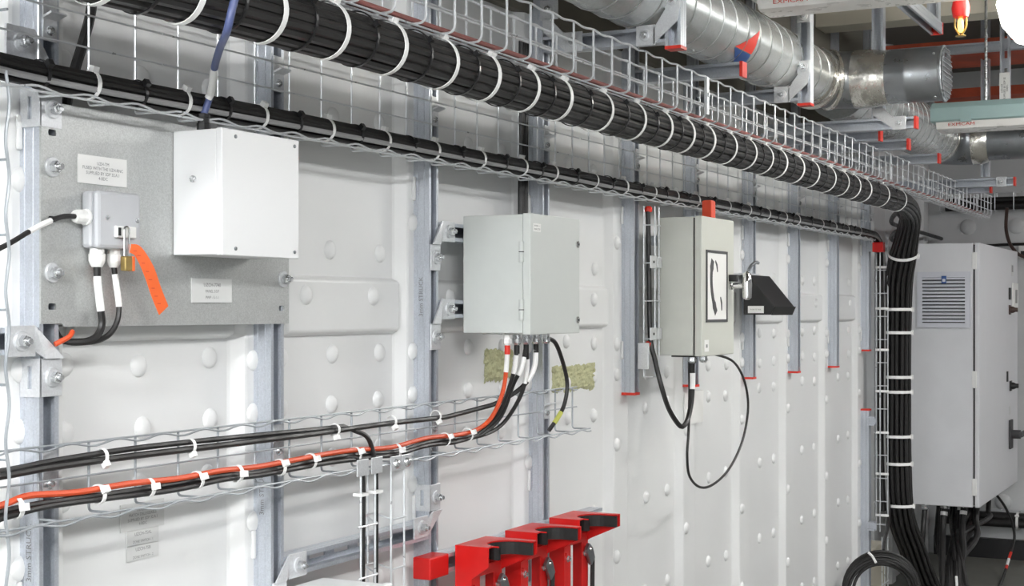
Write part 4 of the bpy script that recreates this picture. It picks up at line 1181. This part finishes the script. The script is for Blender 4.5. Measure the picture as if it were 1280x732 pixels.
# ------------------------------------------------------------------ red tool rack at the bottom
rr = T('rack_rail', (3.35, -.03, 1.0), 'zinc rail with a red end cap carrying the red tool holders', 'rail')
channel('channel', rr, (2.868, -.045, 1.0455), .95, 'x', '-y')
B(2.852, 2.936, -.0475, -.0015, .998, 1.047).build('end_cap', 'red', rr, bevel=.003)
def holder(x0, label):
    t = T('tool_holder', (x0 + .07, -.1, .62), label, 'tool holder', 'red tool holders on the rack')
    zt = 1.062
    w = .150
    # notched top plate
    out = [(x0, -.049), (x0 + w, -.049), (x0 + w, -.185), (x0 + w - .022, -.185)]
    cx, cy, rr_ = x0 + .076, -.150, .052
    out += [(x0 + w - .022, -.150)] + [(cx + rr_ * math.cos(a), cy + rr_ * 1.0 * math.sin(a)) for a in [math.pi * i / 12 for i in range(1, 12)]] + [(x0 + .024, -.150), (x0 + .024, -.135 - .0), (x0, -.135)]
    MB().prism(out, 'z', zt - .003, zt).build('top_plate', 'red', t)
    # left cheek: deep at the top, cut back at a slant, then a leg
    MB().prism([(-.049, zt - .003), (-.135, zt - .003), (-.135, zt - .045), (-.092, zt - .075), (-.092, .62), (-.049, .62)], 'x', x0, x0 + .003).build('cheek', 'red', t)
    MB().prism([(-.049, zt - .003), (-.185, zt - .003), (-.185, zt - .032), (-.100, zt - .070), (-.092, zt - .075), (-.092, .62), (-.049, .62)], 'x', x0 + w - .003, x0 + w).build('cheek', 'red', t)
    B(x0 + .003, x0 + .040, -.092, -.089, .62, zt - .075).build('front_leg', 'red', t)
    B(x0 + w - .040, x0 + w - .003, -.092, -.089, .62, zt - .075).build('front_leg', 'red', t)
    B(x0 + .003, x0 + w - .003, -.092, -.089, zt - .075, zt - .052).build('cross_strip', 'red', t)
    # rubber lining of the notch
    vs_, fs = [], []
    arc = [(x0 + w - .022, -.186)] + [(cx + rr_ * math.cos(a), cy + rr_ * math.sin(a)) for a in [math.pi * i / 14 for i in range(15)]] + [(x0 + .024, -.137)]
    inn = [(x0 + w - .029, -.186)] + [(cx + (rr_ - .007) * math.cos(a), cy + (rr_ - .007) * math.sin(a)) for a in [math.pi * i / 14 for i in range(15)]] + [(x0 + .031, -.137)]
    MB().prism(arc + inn[::-1], 'z', zt - .032, zt - .004).build('rubber_lining', 'rubber', t)
    for x in (x0 + .022, x0 + w - .022):
        MB().lathe([(.0085, 0), (.0085, .002), (.006, .003), (.006, .007)], (x, -.092, .955), (0, -1, 0), 12).build('bolt', 'bolt', t, True)
    bl = MB().prism([(x0 + w - .034, .965), (x0 + w - .016, .982), (x0 + w + .004, .968), (x0 + w + .020, .938), (x0 + w - .004, .920)], 'y', -.106, -.095).build('buckle', 'collar', t, bevel=.003)
    MB().lathe([(.006, 0), (.004, .004)], (x0 + w - .014, -.106, .966), (0, -1, 0), 12).build('buckle_rivet', 'chrome', bl, True)
    MB().prism([(x0 + w - .002, .930), (x0 + w + .018, .940), (x0 + w + .014, .74), (x0 + w - .008, .74)], 'y', -.104, -.100).build('strap', 'rubber', t)
    return t
holder(2.962, 'nearest of the three red tool holders with black rubber notch')
holder(3.212, 'middle of the three red tool holders with black rubber notch')
holder(3.462, 'farthest of the three red tool holders with black rubber notch')

# ------------------------------------------------------------------ far end: ladder tray, cabinet, coil, loose cables
lt = T('cable_tray', (7.32, -.04, .53), 'vertical wire mesh ladder tray beside the dark cable drop', 'cable tray')
for x, y in ((7.205, -.022), (7.205, -.078), (7.165, -.050)):
    wire(lt, [(x, y, .53), (x, y, 1.95)], .0032, 6, 'long_wire')
for i in range(13):
    z = .56 + .112 * i
    wire(lt, bend([(7.160, -.022, z), (7.205, -.022, z), (7.205, -.080, z)], .008), .0028, 6, 'rung')
for i in range(7):
    z = .60 + .2 * i
    B(7.196, 7.201, -.084, -.020, z, z + .012).build('white_tie', 'tie_white', lt, bevel=.002)
lt2 = T('cable_tray', (7.2, -.04, 0), 'short wire mesh tray near the floor behind the cable coil', 'cable tray')
for x in (7.205, 7.26, 7.33):
    wire(lt2, [(x, -.05, .02), (x, -.05, .50)], .003, 6, 'long_wire')
for i in range(5):
    wire(lt2, [(7.20, -.054, .06 + .105 * i), (7.335, -.054, .06 + .105 * i)], .0028, 6, 'rung')
tag(B(7.235, 7.60, .02, .28, 0, .42).build('cable_pedestal', 'beam', None, bevel=.006), 'grey-beige block near the floor behind the cable drop', 'block')
for i, z in enumerate((.56, 1.065)):
    t = T('strut_stub', (7.16, -.04, z), ['lower dark strut stub on the last post', 'upper dark strut stub on the last post'][i], 'strut')
    channel('channel', t, (7.110, -.001, z - .02), .034, 'y', '-x')

cx0, cx1, cz0, cz1 = 8.10, 9.46, .552, 1.955
fc = T('control_cabinet', ((cx0 + cx1) / 2, -.15, cz0), 'large grey control cabinet with a louvred vent at the far end', 'cabinet')
B(cx0, cx1, -.325, .03, cz0, cz1).build('body', 'cabinet', fc, bevel=.004)
B(cx0 + .01, cx1 - .01, -.333, -.326, cz0 + .01, cz1 - .01).build('door_gasket', 'dark', fc)
fd = B(cx0, cx1, -.358, -.334, cz0, cz1).build('door', 'cabinet', fc, bevel=.004)
for x in (8.4, 9.3):
    B(x, x + .05, .03, .232, cz0 + .1, cz1 - .1).build('wall_bracket', 'strut', fc)
for z in (.66, 1.23, 1.86):
    B(cx0 - .004, cx0 + .01, -.345, -.320, z - .045, z + .045).build('hinge', 'gland', fc, bevel=.002)
vy0, vy1, vz0, vz1 = -.312, -.036, 1.505, 1.803
vf = MB()
for (y0, y1, z0, z1) in ((vy0, vy1, vz1 - .03, vz1), (vy0, vy1, vz0, vz0 + .025), (vy0, vy0 + .026, vz0 + .025, vz1 - .03), (vy1 - .026, vy1, vz0 + .025, vz1 - .03)):
    vf.box(cx0 - .014, cx0 - .0005, y0, y1, z0, z1)
vent = vf.build('vent_frame', 'vent', fc)
B(cx0 - .003, cx0 - .0006, vy0 + .026, vy1 - .026, vz0 + .025, vz1 - .03).build('vent_screen', 'dark', vent)
sl = MB().prism([(-.012, -.0095), (-.0035, -.0045), (-.0035, .0035), (-.012, -.0005)], 'y', vy0 + .026, vy1 - .026)
sl.v = [Vector((q.x, q.y, q.z)) for q in sl.v]
slm = sl.mesh('slat', 'vent')
for i in range(13):
    piece('slat', slm, vent, (cx0, 0, vz0 + .040 + i * .0188))
bd = B(cx0 - .019, cx0 - .0145, -.190, -.165, vz1 - .062, vz1 - .022).build('vent_badge', 'blue_print', vent)
B(cx0 - .0195, cx0 - .0192, -.185, -.170, vz1 - .054, vz1 - .038).build('badge_mark', 'vent', bd)
# door furniture
def knob(x, z, s_, m, name='switch_knob'):
    k = B(x - s_, x + s_, -.366, -.3585, z - s_, z + s_).build(name, m, fd, bevel=.002)
    MB().lathe([(s_ * .7, 0), (s_ * .7, .012), (s_ * .45, .028), (s_ * .45, .040)], (x, -.366, z), (0, -1, 0), 14).build('knob_shaft', m, k, True)
knob(9.13, 1.600, .028, 'brown')
B(9.10, 9.16, -.366, -.3585, 1.66, 1.73).build('display', 'black', fd)
B(9.22, 9.42, -.368, -.3585, 1.60, 1.76).build('meter_panel', 'label', fd, bevel=.003)
B(9.30, 9.36, -.372, -.3685, 1.64, 1.72).build('meter_slot', 'grey_cable', fd)
B(9.20, 9.27, -.3605, -.3585, 1.80, 1.87).build('door_sticker', 'steel_label', fd)
B(9.21, 9.26, -.3615, -.3606, 1.825, 1.865).build('sticker_print', 'grey_cable', fd)
B(9.02, 9.045, -.366, -.3585, 1.18, 1.24).build('key_cover', 'black', fd)
knob(9.16, 1.150, .030, 'black')
B(9.12, 9.18, -.3600, -.3585, .98, 1.03).build('door_sticker', 'steel_label', fd)
mh = B(9.10, 9.19, -.372, -.3585, .78, .95).build('isolator_plate', 'ink', fd, bevel=.003)
MB().cyl((9.145, -.372, .865), (9.145, -.42, .865), .026, 16).build('isolator_knob', 'ink', mh, True)
B(9.10, 9.30, -.435, -.415, .85, .88).build('isolator_handle', 'ink', mh, bevel=.004)

# cables rising from the drop into the cabinet's underside
rnd = random.Random(21)
NTH = ['first', 'second', 'third', 'fourth', 'fifth', 'sixth', 'seventh', 'eighth', 'ninth', 'tenth', 'eleventh', 'twelfth', 'thirteenth', 'fourteenth']
for i in range(14):
    x = 8.17 + .085 * i
    y = -.06 - .22 * ((i * 7) % 5) / 5
    g_ = MB().lathe([(.018, 0), (.018, .015), (.021, .016), (.021, .03), (.014, .038)], (x, y, cz0), (0, 0, -1), 8).build('gland', 'bolt', fc)
    cable('feed_cable', [(7.56 + .03 * i, -.16 - .012 * i, .020 + .010 * i), (7.80 + .04 * i, -.20 - .01 * (i % 4), .07 + .022 * i), (x - .22, y - .03, .24 + .012 * i), (x - .05, y, .40), (x, y, cz0 - .03)], .018 if i % 3 else .014, 'cable', 'black feed cable rising from the floor to the cabinet underside, %s from the left' % NTH[i], 8, 6, sleeves=([(.93, .97, 'tie_white')] if i in (1, 2, 4) else []), group='feed cables under the far cabinet')
tt = MB().tube(smooth_path([(7.62, -.30, .06), (7.66, -.315, .12), (7.72, -.31, .19), (7.76, -.30, .24)], 5), .007, 8).build('loose_tie', 'tie_white', None, True)
tag(tt, 'big white cable tie around the cables near the floor', 'cable tie')
rc = cable('floor_cable', [(9.3, -.22, cz0 - .02), (9.42, -.30, .38), (9.46, -.34, .22), (9.30, -.33, .10), (8.95, -.34, .02), (8.45, -.36, .012)], .008, 'cable', 'thin cable with a red-banded white sleeve drooping to the floor under the cabinet', sleeves=[(.56, .60, 'red_cap'), (.60, .67, 'tie_white'), (.67, .71, 'red_cap')])

# coil of spare cable hanging by the last post
cc = T('cable_coil', (6.78, -.14, .16), 'coil of spare black cable tied with a white tie by the last post', 'cable coil')
ctr = Vector((6.78, -.145, .315))
e1 = Vector((.35, -.937, 0)).normalized()
for i in range(6):
    r = .128 + .011 * i
    off = Vector((.937, .35, 0)) * (.012 * (i // 3) - .006)
    pts = [ctr + off + e1 * math.cos(2 * math.pi * k / 36) * r * (1.0 + .06 * math.sin(i)) + Vector((0, 0, 1)) * math.sin(2 * math.pi * k / 36) * r + Vector((.006 * math.sin(k * .5 + i), 0, 0)) for k in range(37)]
    MB().tube(pts, .0075, 8).build('turn', 'cable', cc, True)
MB().tube([ctr + e1 * -.02 + Vector((-.02, 0, .135)), ctr + e1 * -.035 + Vector((-.025, 0, .165)), ctr + e1 * -.055 + Vector((-.02, 0, .182))], .006, 6).build('white_tie', 'tie_white', cc, True)
cable('coil_tail', [(6.80, -.15, .50), (6.95, -.12, .52), (7.15, -.09, .56), (7.26, -.07, .66), (7.27, -.06, .8)], .0085, 'cable', 'black cable tail joining the coil to the ladder tray')

# end wall services
et = T('cable_tray', (9.85, -.9, 2.24), 'wire mesh tray along the end wall above the far cabinet', 'cable tray')
for z in (2.245, 2.30, 2.35):
    wire(et, [(9.88, .2, z), (9.88, -2.4, z)], .003, 6, 'long_wire')
r_ = MB().tube(bend([(9.92, 0, 2.35), (9.92, 0, 2.235), (9.84, 0, 2.235), (9.84, 0, 2.35)], .01), .003, 6).mesh('rung', 'wire', (0, 0, 0), True)
for i in range(22):
    piece('rung', r_, et, (0, .18 - .115 * i, 0))
for i, (y0, z, r) in enumerate(((.15, 2.265, .026), (.15, 2.305, .018))):
    tag(MB().tube([(9.88, y0, z), (9.88, -1.0, z + .003), (9.88, -2.4, z)], r, 10).build('service_cable', 'cable', None, True), ['thick black cable in the end wall tray', 'slimmer black cable lying on top in the end wall tray'][i], 'cable')
bb = T('cable_bundle', (9.87, -.9, .22), 'black cable bundle with white ties along the foot of the end wall', 'cable bundle')
for a, z, r in ((9.89, .275, .028), (9.87, .235, .026), (9.91, .238, .024)):
    MB().tube([(a, .2, z), (a, -1.0, z + .002), (a, -2.4, z)], r, 10).build('cable', 'cable', bb, True)
te = ring_tie(.055, .016, .003, 20, math.radians(40)).mesh('white_tie', 'tie_white')
for y in (-.30, -.52, -.85):
    piece('white_tie', te, bb, (9.885, y, .252), (0, 0, math.pi / 2))
bw = T('cable_tray', (9.87, -.9, .33), 'wire mesh tray above the end wall floor bundle', 'cable tray')
for x in (9.84, 9.90):
    wire(bw, [(x, .2, .318), (x, -2.4, .318)], .003, 6, 'long_wire')
for i in range(16):
    wire(bw, [(9.83, .1 - .15 * i, .318), (9.925, .1 - .15 * i, .318)], .003, 6, 'rung')
cable('wall_cable', [(9.92, .2, 2.02), (9.915, -.10, 2.015), (9.915, -.35, 2.02), (9.915, -1.2, 2.01)], .009, 'cable', 'thin black cable clipped across the end wall above the cabinet')
cable('dangling_cable', [(9.70, -.26, 2.24), (9.74, -.25, 2.10), (9.80, -.28, 1.99), (9.88, -.36, 1.93), (9.91, -.6, 1.91)], .011, 'brown', 'brown cable hanging from the tray end to the end wall')
sw = T('wall_switch', (9.94, -.33, 1.92), 'small white switch box on the end wall above the cabinet', 'switch')
B(9.90, 9.95, -.36, -.30, 1.93, 2.01).build('body', 'label', sw, bevel=.004)
B(9.895, 9.8995, -.345, -.315, 1.945, 1.975).build('rocker', 'dark', sw)
# slim cables on the recessed wall above the cabinet
for i, z in enumerate((1.985, 2.075)):
    cable('recess_cable', [(7.13, -.175, z - .06), (7.35, -.09, z), (8.1, .10, z - .005), (8.9, .16, z), (9.9, .18, z - .01)], .012, 'cable', ['lower black cable running behind the drop to the end wall', 'upper black cable running behind the drop to the end wall'][i])
